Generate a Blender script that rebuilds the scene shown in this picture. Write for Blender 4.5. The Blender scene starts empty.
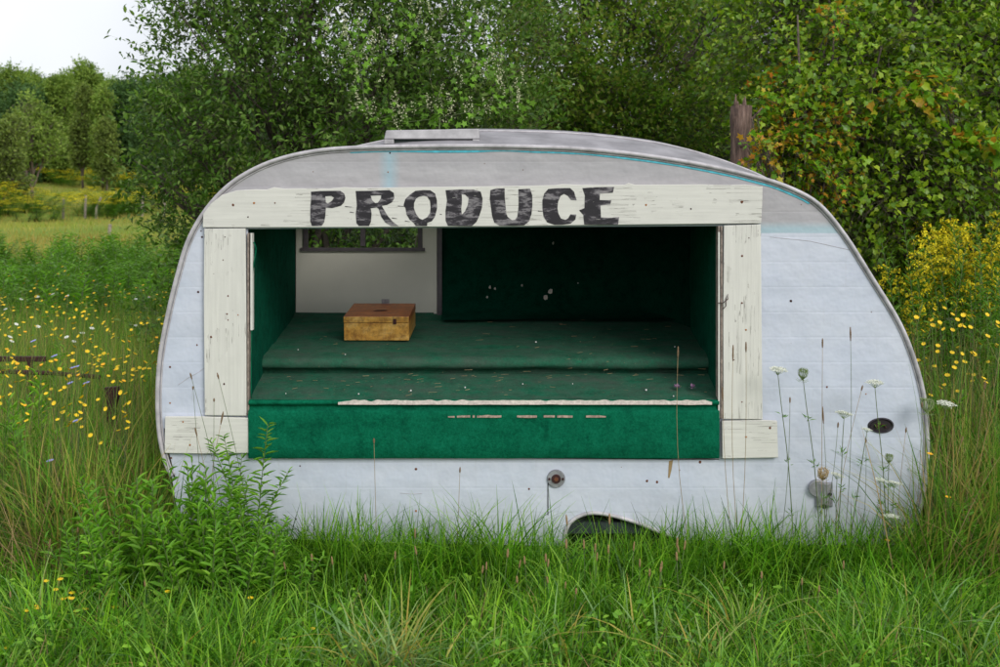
import bpy, bmesh, math, random
import numpy as np
from mathutils import Vector, noise

random.seed(7)
RNG = np.random.default_rng(11)
S = bpy.context.scene
COL = S.collection
R = math.radians
PI = math.pi

# ------------------------------------------------------------------ camera
F, D, H, CX, CY = 1190.0, 6.5, 2.1, 500.0, 205.0      # focal (px per 1000), distance to trailer side, eye height
cam = bpy.data.cameras.new('camera')
cam.sensor_width = 36
cam.lens = F / 1000 * 36
cam.shift_y = -(333.5 - CY) / 1000
cam.clip_end = 2000
cam.dof.use_dof = True
cam.dof.focus_distance = 6.6
cam.dof.aperture_fstop = 4.5
camo = bpy.data.objects.new('camera', cam)
camo.location = (0, -D, H)
camo.rotation_euler = (R(90), 0, 0)
COL.objects.link(camo)
S.camera = camo

# ------------------------------------------------------------------ world (overcast) and sun
SUN_EL, SUN_AZ = 30.0, 146.0
w = bpy.data.worlds.new('World')
S.world = w
w.use_nodes = True
nt = w.node_tree
nt.nodes.clear()
out = nt.nodes.new('ShaderNodeOutputWorld')
bg = nt.nodes.new('ShaderNodeBackground')
sky = nt.nodes.new('ShaderNodeTexSky')
sky.sky_type = 'NISHITA'
sky.sun_disc = False
sky.sun_elevation = R(SUN_EL)
sky.sun_rotation = R(SUN_AZ)
tc = nt.nodes.new('ShaderNodeTexCoord')
nz = nt.nodes.new('ShaderNodeTexNoise')
nz.inputs['Scale'].default_value = 2.2
nz.inputs['Detail'].default_value = 4
cr = nt.nodes.new('ShaderNodeValToRGB')
cr.color_ramp.elements[0].position = 0.38
cr.color_ramp.elements[0].color = (7.3, 7.5, 7.9, 1)
cr.color_ramp.elements[1].position = 0.65
cr.color_ramp.elements[1].color = (10.6, 10.8, 11.1, 1)
mx = nt.nodes.new('ShaderNodeMix')
mx.data_type = 'RGBA'
mx.inputs['Factor'].default_value = 0.9
nt.links.new(tc.outputs['Generated'], nz.inputs['Vector'])
nt.links.new(nz.outputs['Fac'], cr.inputs['Fac'])
nt.links.new(sky.outputs['Color'], mx.inputs['A'])
nt.links.new(cr.outputs['Color'], mx.inputs['B'])
nt.links.new(mx.outputs['Result'], bg.inputs['Color'])
bg.inputs['Strength'].default_value = 0.085
nt.links.new(bg.outputs['Background'], out.inputs['Surface'])

sl = bpy.data.lights.new('sun', 'SUN')
sl.energy = 1.4
sl.angle = R(26)
sl.color = (1.0, 0.97, 0.92)
so = bpy.data.objects.new('sun', sl)
az = R(SUN_AZ)
sd = Vector((math.sin(az) * math.cos(R(SUN_EL)), math.cos(az) * math.cos(R(SUN_EL)), math.sin(R(SUN_EL))))
so.rotation_euler = sd.to_track_quat('Z', 'Y').to_euler()
COL.objects.link(so)

S.view_settings.view_transform = 'Standard'
S.view_settings.look = 'None'
S.view_settings.exposure = 0.43
S.view_settings.gamma = 1.0
S.render.engine = 'CYCLES'
S.cycles.max_bounces = 6
S.cycles.diffuse_bounces = 3
S.cycles.transmission_bounces = 4
S.cycles.glossy_bounces = 2
S.cycles.transparent_max_bounces = 4
S.render.resolution_x, S.render.resolution_y = 1024, 683


# ------------------------------------------------------------------ helpers
def P(px, py, Y=0.0):
    """the point at depth Y that the photograph shows at (px, py)"""
    k = (D + Y) / F
    return Vector(((px - CX) * k, Y, H - (py - CY) * k))


def ter(x, y):
    """height of the ground"""
    d = max(0.0, y)
    z = np.interp(d, [0, 8, 24, 45, 60, 95, 135, 200, 300], [0, 0.03, 0.6, 1.2, 1.75, 3.7, 7.0, 13, 20])
    n = noise.noise(Vector((x * 0.11, y * 0.11, 0))) * min(1.0, d / 12) * 0.35
    return float(z) + n


def tag(o, label=None, cat=None, group=None, kind=None):
    if label: o['label'] = label
    if cat: o['category'] = cat
    if group: o['group'] = group
    if kind: o['kind'] = kind
    return o


def empty(name, loc=(0, 0, 0), rz=0.0):
    o = bpy.data.objects.new(name, None)
    o.location = loc
    o.rotation_euler = (0, 0, rz)
    o.empty_display_size = 0.1
    COL.objects.link(o)
    return o


def link(name, me, mat=None, parent=None):
    o = bpy.data.objects.new(name, me)
    COL.objects.link(o)
    if mat is not None and not me.materials:
        for m in (mat if isinstance(mat, (list, tuple)) else [mat]):
            me.materials.append(m)
    if parent is not None:
        o.parent = parent
    return o


def kids(o):
    return [c for c in COL.objects if c.parent is o]


CH = {}


def dup(root, loc, rz=0.0, sc=1.0, label=None, group=None):
    if root.name not in CH:
        CH[root.name] = [(c, kids(c)) for c in kids(root)]
    r = root.copy()
    COL.objects.link(r)
    r.location = loc
    r.rotation_euler = (0, 0, rz)
    r.scale = (sc, sc, sc) if not hasattr(sc, '__len__') else sc
    if label: r['label'] = label
    if group: r['group'] = group
    for ch, gs in CH[root.name]:
        c = ch.copy()
        COL.objects.link(c)
        c.parent = r
        for g in gs:
            d = g.copy()
            COL.objects.link(d)
            d.parent = c
    return r


def np_mesh(name, V, Fc, smooth=False, midx=None):
    """mesh from an (n,3) array and an (m,k) array of equal faces"""
    me = bpy.data.meshes.new(name)
    V = np.ascontiguousarray(V, dtype=np.float32)
    Fc = np.ascontiguousarray(Fc, dtype=np.int32)
    m, k = Fc.shape
    me.vertices.add(len(V))
    me.vertices.foreach_set('co', V.ravel())
    me.loops.add(m * k)
    me.loops.foreach_set('vertex_index', Fc.ravel())
    me.polygons.add(m)
    me.polygons.foreach_set('loop_start', np.arange(0, m * k, k, dtype=np.int32))
    try:
        me.polygons.foreach_set('loop_total', np.full(m, k, dtype=np.int32))
    except Exception:
        pass
    if midx is not None:
        me.polygons.foreach_set('material_index', np.asarray(midx, dtype=np.int32))
    if smooth:
        me.polygons.foreach_set('use_smooth', np.ones(m, dtype=bool))
    me.update(calc_edges=True)
    return me


class MB:
    """collects quads and triangles"""
    def __init__(self):
        self.v, self.f, self.m = [], [], []

    def add(self, vs, fs, mi=0):
        n = len(self.v)
        self.v.extend([tuple(v) for v in vs])
        self.f.extend([tuple(i + n for i in f) for f in fs])
        self.m.extend([mi] * len(fs))

    def box(self, x0, x1, y0, y1, z0, z1, mi=0):
        vs = [(x0, y0, z0), (x1, y0, z0), (x1, y1, z0), (x0, y1, z0), (x0, y0, z1), (x1, y0, z1), (x1, y1, z1), (x0, y1, z1)]
        self.add(vs, [(0, 3, 2, 1), (4, 5, 6, 7), (0, 1, 5, 4), (1, 2, 6, 5), (2, 3, 7, 6), (3, 0, 4, 7)], mi)

    def tube(self, pts, rad, seg=6, mi=0, caps=True):
        pts = [Vector(p) for p in pts]
        n = len(pts)
        rs = rad if hasattr(rad, '__len__') else [rad] * n
        vs, fs = [], []
        prev = None
        for i, p in enumerate(pts):
            t = (pts[min(i + 1, n - 1)] - pts[max(i - 1, 0)])
            if t.length < 1e-9: t = Vector((0, 0, 1))
            t.normalize()
            if prev is None:
                a = t.cross(Vector((0, 1, 0)) if abs(t.y) < 0.9 else Vector((1, 0, 0)))
            else:
                a = prev - t * prev.dot(t)
            a.normalize()
            prev = a
            b = t.cross(a)
            for j in range(seg):
                th = 2 * PI * j / seg
                vs.append(p + (a * math.cos(th) + b * math.sin(th)) * rs[i])
        for i in range(n - 1):
            for j in range(seg):
                k = (j + 1) % seg
                fs.append((i * seg + j, i * seg + k, (i + 1) * seg + k, (i + 1) * seg + j))
        if caps:
            fs.append(tuple(range(seg))[::-1])
            fs.append(tuple((n - 1) * seg + j for j in range(seg)))
        self.add(vs, fs, mi)

    def build(self, name, mat, parent=None, smooth=False, bevel=0):
        me = bpy.data.meshes.new(name)
        me.from_pydata(self.v, [], self.f)
        for m in (mat if isinstance(mat, (list, tuple)) else [mat]):
            me.materials.append(m)
        me.polygons.foreach_set('material_index', self.m)
        if smooth:
            me.polygons.foreach_set('use_smooth', [True] * len(me.polygons))
        me.update()
        o = link(name, me, None, parent)
        if bevel:
            b = o.modifiers.new('bevel', 'BEVEL')
            b.width = bevel
            b.segments = 2
            b.limit_method = 'ANGLE'
        return o


def fill(name, loops, Y, mat, parent=None, thick=0.004, bevel=0, back=True):
    """flat sheet at depth Y from closed loops of (x, z), the first outer, the rest holes, given thickness away from the viewer"""
    bm = bmesh.new()
    es = []
    for lp in loops:
        vs = [bm.verts.new((p[0], Y, p[1])) for p in lp]
        for i in range(len(vs)):
            es.append(bm.edges.new((vs[i], vs[(i + 1) % len(vs)])))
    bmesh.ops.triangle_fill(bm, use_beauty=True, use_dissolve=False, edges=es)
    for f in bm.faces:
        f.normal_update()
        if f.normal.y > 0: f.normal_flip()
    me = bpy.data.meshes.new(name)
    bm.to_mesh(me)
    bm.free()
    o = link(name, me, mat, parent)
    s = o.modifiers.new('solidify', 'SOLIDIFY')
    s.thickness = thick
    s.offset = -1
    if bevel:
        b = o.modifiers.new('bevel', 'BEVEL')
        b.width = bevel
        b.segments = 1
        b.limit_method = 'ANGLE'
    return o


def pl(pts, Y=0.0):
    r = []
    for p in pts:
        v = P(p[0], p[1], Y)
        r.append((v.x, v.z))
    return r


def catmull(pts, n=6, closed=False):
    r = []
    m = len(pts)
    for i in range(m - 1):
        p0, p1, p2, p3 = pts[max(i - 1, 0)], pts[i], pts[i + 1], pts[min(i + 2, m - 1)]
        for j in range(n):
            t = j / n
            r.append(tuple(0.5 * ((2 * b) + (c - a) * t + (2 * a - 5 * b + 4 * c - d) * t * t + (-a + 3 * b - 3 * c + d) * t ** 3)
                           for a, b, c, d in zip(p0, p1, p2, p3)))
    r.append(tuple(pts[-1]))
    return r


# ------------------------------------------------------------------ materials
def newmat(name):
    m = bpy.data.materials.new(name)
    m.use_nodes = True
    n = m.node_tree
    b = n.nodes['Principled BSDF']
    return m, n, b


def N(n, t, **kw):
    x = n.nodes.new(t)
    for k, v in kw.items():
        if k in x.inputs: x.inputs[k].default_value = v
        else: setattr(x, k, v)
    return x


def ramp(n, src, stops):
    c = N(n, 'ShaderNodeValToRGB')
    e = c.color_ramp.elements
    while len(e) < len(stops): e.new(0.5)
    for i, (p, col) in enumerate(stops):
        e[i].position = p
        e[i].color = (*col, 1) if len(col) == 3 else col
    n.links.new(src, c.inputs['Fac'])
    return c


def mixc(n, fac, a, b, mode='MIX'):
    m = N(n, 'ShaderNodeMix', data_type='RGBA', blend_type=mode)
    for s, v in (('Factor', fac), ('A', a), ('B', b)):
        if hasattr(v, 'is_linked'): n.links.new(v, m.inputs[s])
        else: m.inputs[s].default_value = v if s == 'Factor' else (*v, 1)
    return m.outputs['Result']


def math_(n, op, a, b=None, c=None):
    m = N(n, 'ShaderNodeMath', operation=op)
    for i, v in enumerate((a, b, c)):
        if v is None: continue
        if hasattr(v, 'is_linked'): n.links.new(v, m.inputs[i])
        else: m.inputs[i].default_value = v
    return m.outputs[0]


def noise_(n, vec, scale, detail=4, rough=0.6, scl=None):
    if scl:
        mp = N(n, 'ShaderNodeMapping')
        mp.inputs['Scale'].default_value = scl
        n.links.new(vec, mp.inputs['Vector'])
        vec = mp.outputs['Vector']
    t = N(n, 'ShaderNodeTexNoise', Scale=scale, Detail=detail, Roughness=rough)
    n.links.new(vec, t.inputs['Vector'])
    return t.outputs['Fac']


def bump(n, b, h, strength, dist=0.01):
    x = N(n, 'ShaderNodeBump', Strength=strength, Distance=dist)
    n.links.new(h, x.inputs['Height'])
    n.links.new(x.outputs['Normal'], b.inputs['Normal'])


GAIN = {'autumn olive leaves': (1.12, 1.12, 1.0), 'thin tree leaves': (1.25, 1.15, 1.0), 'vine leaves': (1.3, 1.2, 1.0), 'turning leaves': (1.1, 1.2, 1.0), 'yellow green field grass': (1.0, 1.0, 1.0), 'goldenrod plumes': (1.3, 1.2, 1.0),
        'low dead leaves': (1.0, 1.0, 1.0), 'meadow grass blades': (1.25, 1.12, 0.9), 'tall field grass': (1.4, 1.2, 1.1), 'bright weed leaves': (1.35, 1.2, 1.1), 'far dark leaves': (1.3, 1.2, 1.1)}


def leafmat(name, cols, transl=0.35, rough=0.5, patch=None, pscale=1.5, spec=0.3):
    """leaf colour varies from leaf to leaf and over larger patches"""
    kk = GAIN.get(name, (1.25, 1.18, 1.0))
    cols = [tuple(a * q for a, q in zip(col_, kk)) for col_ in cols]
    m, n, b = newmat(name)
    g = N(n, 'ShaderNodeNewGeometry')
    c = ramp(n, g.outputs['Random Per Island'], [(i / max(1, len(cols) - 1), q) for i, q in enumerate(cols)])
    col = c.outputs['Color']
    o = N(n, 'ShaderNodeTexCoord')
    f = noise_(n, o.outputs['Object'], pscale, 3)
    if patch:
        fr = ramp(n, f, [(0.42, (0, 0, 0)), (0.62, (1, 1, 1))])
        col = mixc(n, fr.outputs['Color'], col, patch)
    v = ramp(n, noise_(n, o.outputs['Object'], pscale * 2.7, 2), [(0.3, (0.72, 0.72, 0.72)), (0.7, (1.25, 1.25, 1.25))])
    col = mixc(n, 1.0, col, v.outputs['Color'], 'MULTIPLY')
    n.links.new(col, b.inputs['Base Color'])
    b.inputs['Roughness'].default_value = rough
    b.inputs['Specular IOR Level'].default_value = spec
    t = N(n, 'ShaderNodeBsdfTranslucent')
    tcol = mixc(n, 1.0, col, (1.3, 1.35, 0.7), 'MULTIPLY')
    n.links.new(tcol, t.inputs['Color'])
    mx = N(n, 'ShaderNodeMixShader')
    mx.inputs[0].default_value = transl
    n.links.new(b.outputs[0], mx.inputs[1])
    n.links.new(t.outputs[0], mx.inputs[2])
    n.links.new(mx.outputs[0], n.nodes['Material Output'].inputs['Surface'])
    return m


def plain(name, col, rough=0.6, metal=0.0, nscale=20, amt=0.25, bumpy=0.0, spec=0.5):
    m, n, b = newmat(name)
    o = N(n, 'ShaderNodeTexCoord')
    f = noise_(n, o.outputs['Object'], nscale, 5)
    lo = tuple(c * (1 - amt) for c in col)
    hi = tuple(min(1, c * (1 + amt)) for c in col)
    c = ramp(n, f, [(0.3, lo), (0.7, hi)])
    n.links.new(c.outputs['Color'], b.inputs['Base Color'])
    b.inputs['Roughness'].default_value = rough
    b.inputs['Metallic'].default_value = metal
    b.inputs['Specular IOR Level'].default_value = spec
    if bumpy: bump(n, b, f, bumpy)
    return m


M = {}
M['stem'] = plain('green stem', (0.09, 0.13, 0.04))
M['drystem'] = plain('dry straw stem', (0.30, 0.21, 0.10))
M['seed'] = plain('brown seed head', (0.19, 0.12, 0.065), 0.9, nscale=200, bumpy=0.5)
M['plantain'] = plain('tan plantain head', (0.30, 0.19, 0.09), 0.9, nscale=300, bumpy=0.5)
M['bark'] = plain('grey brown bark', (0.11, 0.085, 0.07), 0.95, nscale=25, amt=0.5, bumpy=0.8)
M['palebark'] = plain('pale weathered bark', (0.17, 0.125, 0.105), 0.95, nscale=9, amt=0.4, bumpy=0.8)
mt_, nn_, bb_ = newmat('furrowed dead bark')
oo_ = N(nn_, 'ShaderNodeTexCoord')
ff_ = noise_(nn_, oo_.outputs['Object'], 9, 6, 0.75, (3, 3, 0.45))
cc_ = ramp(nn_, ff_, [(0.35, (0.035, 0.026, 0.024)), (0.5, (0.15, 0.095, 0.075)), (0.7, (0.30, 0.21, 0.17))])
nn_.links.new(cc_.outputs['Color'], bb_.inputs['Base Color'])
bb_.inputs['Roughness'].default_value = 0.95
bump(nn_, bb_, ff_, 1.0, 0.03)
M['deadbark'] = mt_
M['yellow'] = plain('yellow petals', (0.80, 0.55, 0.01), 0.6, nscale=60, amt=0.12)
M['orange'] = plain('orange yellow petals', (0.80, 0.42, 0.01), 0.6, nscale=60, amt=0.15)
M['white_petal'] = plain('white petals', (0.74, 0.76, 0.66), 0.7, nscale=60, amt=0.1)
M['blue_petal'] = plain('pale blue petals', (0.32, 0.33, 0.68), 0.6, nscale=60, amt=0.12)
M['umbel_green'] = plain('green umbel rays', (0.20, 0.27, 0.10), 0.7)
M['umbel_dry'] = plain('dry tan umbel', (0.42, 0.30, 0.14), 0.8, nscale=80)
M['cream'] = plain('cream blossom', (0.52, 0.54, 0.33), 0.8, nscale=80)
M['black'] = plain('black rubber', (0.014, 0.013, 0.014), 0.7, nscale=30)
M['screw'] = plain('rusty screw', (0.13, 0.045, 0.02), 0.9, nscale=300, amt=0.5)
M['rusty_orange'] = plain('orange rust', (0.34, 0.14, 0.04), 0.9, nscale=200, amt=0.5)
M['rust'] = plain('dark rusty steel', (0.045, 0.014, 0.013), 0.9, nscale=18, amt=0.5, bumpy=0.6)
M['post'] = plain('weathered post wood', (0.27, 0.23, 0.19), 0.9, nscale=12, amt=0.4)

M['grass'] = leafmat('meadow grass blades', [(0.020, 0.075, 0.008), (0.06, 0.20, 0.012), (0.12, 0.35, 0.024), (0.26, 0.50, 0.045), (0.15, 0.34, 0.09)],
                     0.35, 0.45, None, 1.3)
M['tallgrass'] = leafmat('tall field grass', [(0.04, 0.14, 0.014), (0.07, 0.22, 0.02), (0.13, 0.30, 0.03), (0.20, 0.30, 0.06), (0.32, 0.27, 0.10)],
                         0.3, 0.6, None, 0.9)
M['farfield'] = leafmat('yellow green field grass', [(0.19, 0.27, 0.04), (0.26, 0.32, 0.05), (0.34, 0.31, 0.08)], 0.3, 0.7, (0.36, 0.29, 0.07), 0.12)
M['weed'] = leafmat('bright weed leaves', [(0.08, 0.24, 0.02), (0.14, 0.35, 0.03), (0.22, 0.45, 0.045)], 0.35, 0.5, None, 3)
M['goldleaf'] = leafmat('goldenrod leaves', [(0.06, 0.16, 0.02), (0.10, 0.24, 0.03), (0.15, 0.29, 0.045)], 0.35, 0.55, None, 2)
M['goldplume'] = leafmat('goldenrod plumes', [(0.50, 0.46, 0.012), (0.60, 0.52, 0.02), (0.36, 0.42, 0.03)], 0.2, 0.8, None, 4)
M['oliveleaf'] = leafmat('autumn olive leaves', [(0.04, 0.10, 0.012), (0.07, 0.155, 0.018), (0.105, 0.20, 0.026), (0.17, 0.25, 0.07)], 0.32, 0.5, None, 0.9, 0.3)
M['thinleaf'] = leafmat('thin tree leaves', [(0.06, 0.16, 0.014), (0.11, 0.24, 0.022), (0.18, 0.30, 0.035), (0.27, 0.30, 0.08)], 0.4, 0.55, None, 0.8, 0.3)
M['darkleaf'] = leafmat('dark conifer needles', [(0.02, 0.055, 0.015), (0.035, 0.085, 0.02), (0.055, 0.11, 0.028)], 0.15, 0.6, None, 1.0)
M['vineleaf'] = leafmat('vine leaves', [(0.06, 0.15, 0.010), (0.11, 0.23, 0.014), (0.18, 0.32, 0.02), (0.28, 0.38, 0.035)], 0.35, 0.38, None, 0.8, 0.5)
M['redleaf'] = leafmat('turning leaves', [(0.10, 0.24, 0.02), (0.16, 0.32, 0.02), (0.24, 0.36, 0.02), (0.46, 0.33, 0.03), (0.52, 0.17, 0.03)], 0.35, 0.45, None, 2.5)
M['cukeleaf'] = leafmat('wild cucumber leaves', [(0.10, 0.24, 0.025), (0.17, 0.36, 0.04)], 0.4, 0.5, None, 2)
M['farleaf'] = leafmat('far wood leaves', [(0.085, 0.14, 0.03), (0.13, 0.19, 0.045), (0.18, 0.24, 0.06)], 0.3, 0.7, None, 0.25)
M['farleaf2'] = leafmat('far yellow green leaves', [(0.12, 0.21, 0.04), (0.16, 0.26, 0.05), (0.20, 0.28, 0.06)], 0.3, 0.7, None, 0.25)
M['fardark'] = leafmat('far dark leaves', [(0.04, 0.10, 0.03), (0.065, 0.135, 0.04)], 0.2, 0.7, None, 0.25)
M['ragleaf'] = leafmat('low dead leaves', [(0.24, 0.15, 0.07), (0.40, 0.28, 0.14), (0.14, 0.09, 0.05)], 0.2, 0.8, None, 2)


def m_siding():
    m, n, b = newmat('painted aluminium siding')
    o = N(n, 'ShaderNodeTexCoord')
    s = N(n, 'ShaderNodeSeparateXYZ')
    n.links.new(o.outputs['Object'], s.inputs[0])
    x, z = s.outputs['X'], s.outputs['Z']
    # paint zones: bare dull grey at the top, light blue band, lilac white below
    wob = math_(n, 'MULTIPLY', noise_(n, o.outputs['Object'], 3, 2), 0.008)
    zz = math_(n, 'ADD', z, wob)
    lift = math_(n, 'MULTIPLY', math_(n, 'LESS_THAN', x, -1.2), -0.14)
    zz = math_(n, 'ADD', zz, lift)
    top = math_(n, 'GREATER_THAN', zz, 1.951)
    band = math_(n, 'MULTIPLY', math_(n, 'GREATER_THAN', zz, 1.951),
                 math_(n, 'SUBTRACT', 1.0, math_(n, 'SMOOTH_MIN', math_(n, 'MAXIMUM', math_(n, 'MULTIPLY', math_(n, 'SUBTRACT', zz, 1.975), 25), 0.0), 1.0, 0.1)))
    n1 = noise_(n, o.outputs['Object'], 2.2, 6, 0.65, (1, 1, 3))
    white = ramp(n, n1, [(0.3, (0.49, 0.53, 0.63)), (0.55, (0.55, 0.595, 0.70)), (0.75, (0.60, 0.64, 0.74))]).outputs['Color']
    n2 = noise_(n, o.outputs['Object'], 1.6, 6, 0.7, (1, 1, 5))
    grey = ramp(n, n2, [(0.3, (0.33, 0.32, 0.34)), (0.5, (0.40, 0.385, 0.40)), (0.72, (0.50, 0.485, 0.50))]).outputs['Color']
    grey = mixc(n, math_(n, 'MULTIPLY', band, 0.7), grey, (0.34, 0.53, 0.61))
    # blue stain under the roof vent
    gx = math_(n, 'ABSOLUTE', math_(n, 'ADD', x, 0.605))
    st = math_(n, 'SUBTRACT', 1.0, math_(n, 'MINIMUM', math_(n, 'MULTIPLY', math_(n, 'ADD', gx, math_(n, 'MULTIPLY', n1, 0.03)), 13), 1.0))
    grey = mixc(n, math_(n, 'MULTIPLY', st, 0.7), grey, (0.26, 0.50, 0.60))
    col = mixc(n, top, white, grey)
    # ribs: a faint grey line in each pressed groove, each band greyer towards its top
    rib = math_(n, 'FRACT', math_(n, 'MULTIPLY', z, 1 / 0.137))
    groove = ramp(n, rib, [(0.0, (0.0, 0, 0)), (0.05, (1, 1, 1)), (0.12, (0, 0, 0)), (1.0, (0, 0, 0))]).outputs['Color']
    col = mixc(n, math_(n, 'MULTIPLY', math_(n, 'ADD', math_(n, 'MULTIPLY', groove, 0.5), math_(n, 'MULTIPLY', rib, 0.55)), 0.16), col, (0.46, 0.48, 0.54))
    # grime: speckle and splash near the ground
    sp = ramp(n, noise_(n, o.outputs['Object'], 45, 4, 0.7), [(0.70, (0, 0, 0)), (0.76, (1, 1, 1))]).outputs['Color']
    col = mixc(n, math_(n, 'MULTIPLY', sp, 0.35), col, (0.20, 0.19, 0.18))
    lowz = math_(n, 'MINIMUM', math_(n, 'MAXIMUM', math_(n, 'MULTIPLY', math_(n, 'SUBTRACT', 0.62, z), 2.2), 0.0), 1.0)
    low = math_(n, 'MULTIPLY', lowz, noise_(n, o.outputs['Object'], 9, 5, 0.7))
    col = mixc(n, math_(n, 'MULTIPLY', low, 0.75), col, (0.30, 0.31, 0.27))
    streak = ramp(n, noise_(n, o.outputs['Object'], 7, 5, 0.7, (6, 1, 0.35)), [(0.60, (0, 0, 0)), (0.75, (1, 1, 1))]).outputs['Color']
    col = mixc(n, math_(n, 'MULTIPLY', streak, 0.38), col, (0.40, 0.39, 0.40))
    chalk = ramp(n, noise_(n, o.outputs['Object'], 1.3, 7, 0.75), [(0.42, (0, 0, 0)), (0.62, (1, 1, 1))]).outputs['Color']
    col = mixc(n, math_(n, 'MULTIPLY', chalk, math_(n, 'SUBTRACT', 0.28, math_(n, 'MULTIPLY', top, 0.24))), col, (0.74, 0.74, 0.78))
    vor = N(n, 'ShaderNodeTexVoronoi', Scale=7.0)
    n.links.new(o.outputs['Object'], vor.inputs['Vector'])
    chip = math_(n, 'LESS_THAN', vor.outputs['Distance'], 0.028)
    col = mixc(n, math_(n, 'MULTIPLY', chip, 0.75), col, (0.17, 0.10, 0.07))
    n.links.new(col, b.inputs['Base Color'])
    b.inputs['Roughness'].default_value = 0.42
    b.inputs['Specular IOR Level'].default_value = 0.4
    rb = math_(n, 'MULTIPLY', groove, -0.35)
    dent = math_(n, 'MULTIPLY', noise_(n, o.outputs['Object'], 3.2, 4, 0.55), 11.0)
    bump(n, b, math_(n, 'ADD', rb, dent), 0.16, 0.012)
    return m


def m_wood(name, axis, base=(0.68, 0.67, 0.62)):
    """old cream paint over a board, cracks run along the grain"""
    m, n, b = newmat(name)
    o = N(n, 'ShaderNodeTexCoord')
    sc = (0.6, 1, 14) if axis == 'x' else (14, 1, 0.6)
    sc2 = (0.35, 1, 20) if axis == 'x' else (20, 1, 0.35)
    g = noise_(n, o.outputs['Object'], 4, 6, 0.7, sc)
    col = ramp(n, g, [(0.3, tuple(c * 0.87 for c in base)), (0.6, base), (0.8, tuple(c * 1.08 for c in base))]).outputs['Color']
    pt = noise_(n, o.outputs['Object'], 5, 5, 0.7)
    col = mixc(n, ramp(n, pt, [(0.5, (0, 0, 0)), (0.8, (0.7, 0.7, 0.7))]).outputs['Color'], col, tuple(c * 0.84 for c in base))
    ck = noise_(n, o.outputs['Object'], 3.0, 3, 0.55, sc2)
    d = math_(n, 'ABSOLUTE', math_(n, 'SUBTRACT', ck, 0.5))
    line = math_(n, 'LESS_THAN', d, 0.006)
    msk = math_(n, 'GREATER_THAN', noise_(n, o.outputs['Object'], 4, 3, 0.6), 0.53)
    lm = math_(n, 'MULTIPLY', line, msk)
    col = mixc(n, math_(n, 'MULTIPLY', lm, 0.75), col, (0.16, 0.14, 0.12))
    fl = noise_(n, o.outputs['Object'], 11, 6, 0.75, (0.5, 1, 3) if axis == 'x' else (3, 1, 0.5))
    flm = math_(n, 'GREATER_THAN', fl, 0.685)
    col = mixc(n, math_(n, 'MULTIPLY', flm, 0.6), col, (0.27, 0.24, 0.20))
    n.links.new(col, b.inputs['Base Color'])
    b.inputs['Roughness'].default_value = 0.75
    h = math_(n, 'SUBTRACT', math_(n, 'MULTIPLY', g, 0.6), math_(n, 'ADD', lm, math_(n, 'MULTIPLY', flm, 0.3)))
    bump(n, b, h, 0.5, 0.003)
    return m


def m_letter():
    m, n, b = newmat('worn black lettering paint')
    o = N(n, 'ShaderNodeTexCoord')
    f = noise_(n, o.outputs['Object'], 9, 5, 0.7, (1.0, 1, 3.2))
    c = ramp(n, f, [(0.47, (0.012, 0.010, 0.014)), (0.53, (0.035, 0.030, 0.038)), (0.57, (0.15, 0.14, 0.15)), (0.70, (0.26, 0.245, 0.25))]).outputs['Color']
    f2 = noise_(n, o.outputs['Object'], 14, 4, 0.7, (0.6, 1, 6))
    c = mixc(n, math_(n, 'GREATER_THAN', f2, 0.69), c, (0.50, 0.49, 0.45))
    n.links.new(c, b.inputs['Base Color'])
    b.inputs['Roughness'].default_value = 0.65
    bump(n, b, f, 0.3, 0.003)
    return m


def m_carpet(name, dust, k=1.0):
    m, n, b = newmat(name)
    o = N(n, 'ShaderNodeTexCoord')
    f = noise_(n, o.outputs['Object'], 75, 6, 0.9)
    g = noise_(n, o.outputs['Object'], 3.5, 5, 0.7)
    c = ramp(n, f, [(0.3, (0.001, 0.075, 0.036)), (0.5, (0.003, 0.135, 0.068)), (0.75, (0.012, 0.20, 0.105))]).outputs['Color']
    c = mixc(n, ramp(n, g, [(0.3, (0, 0, 0)), (0.75, (0.5, 0.5, 0.5))]).outputs['Color'], c, (0.004, 0.085, 0.045))
    wn = ramp(n, noise_(n, o.outputs['Object'], 13, 6, 0.8), [(0.35, (0.55, 0.6, 0.62)), (0.5, (0.95, 0.95, 0.95)), (0.7, (1.35, 1.2, 1.25))]).outputs['Color']
    c = mixc(n, 1.0, c, wn, 'MULTIPLY')
    if dust:
        dn = noise_(n, o.outputs['Object'], 6, 6, 0.75, (0.6, 1, 1))
        c = mixc(n, ramp(n, dn, [(0.35, (0.15 * dust,) * 3), (0.7, (0.75 * dust,) * 3)]).outputs['Color'], c, (0.085, 0.10, 0.085))
        sp = math_(n, 'GREATER_THAN', noise_(n, o.outputs['Object'], 70, 4, 0.8, (0.35, 1, 1)), 0.665)
        c = mixc(n, math_(n, 'MULTIPLY', sp, 0.7 * dust), c, (0.28, 0.19, 0.11))
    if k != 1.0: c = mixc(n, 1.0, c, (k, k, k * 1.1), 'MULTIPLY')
    n.links.new(c, b.inputs['Base Color'])
    b.inputs['Roughness'].default_value = 1.0
    b.inputs['Specular IOR Level'].default_value = 0.05
    bump(n, b, math_(n, 'ADD', f, math_(n, 'MULTIPLY', g, 4)), 0.6, 0.006)
    return m


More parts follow.
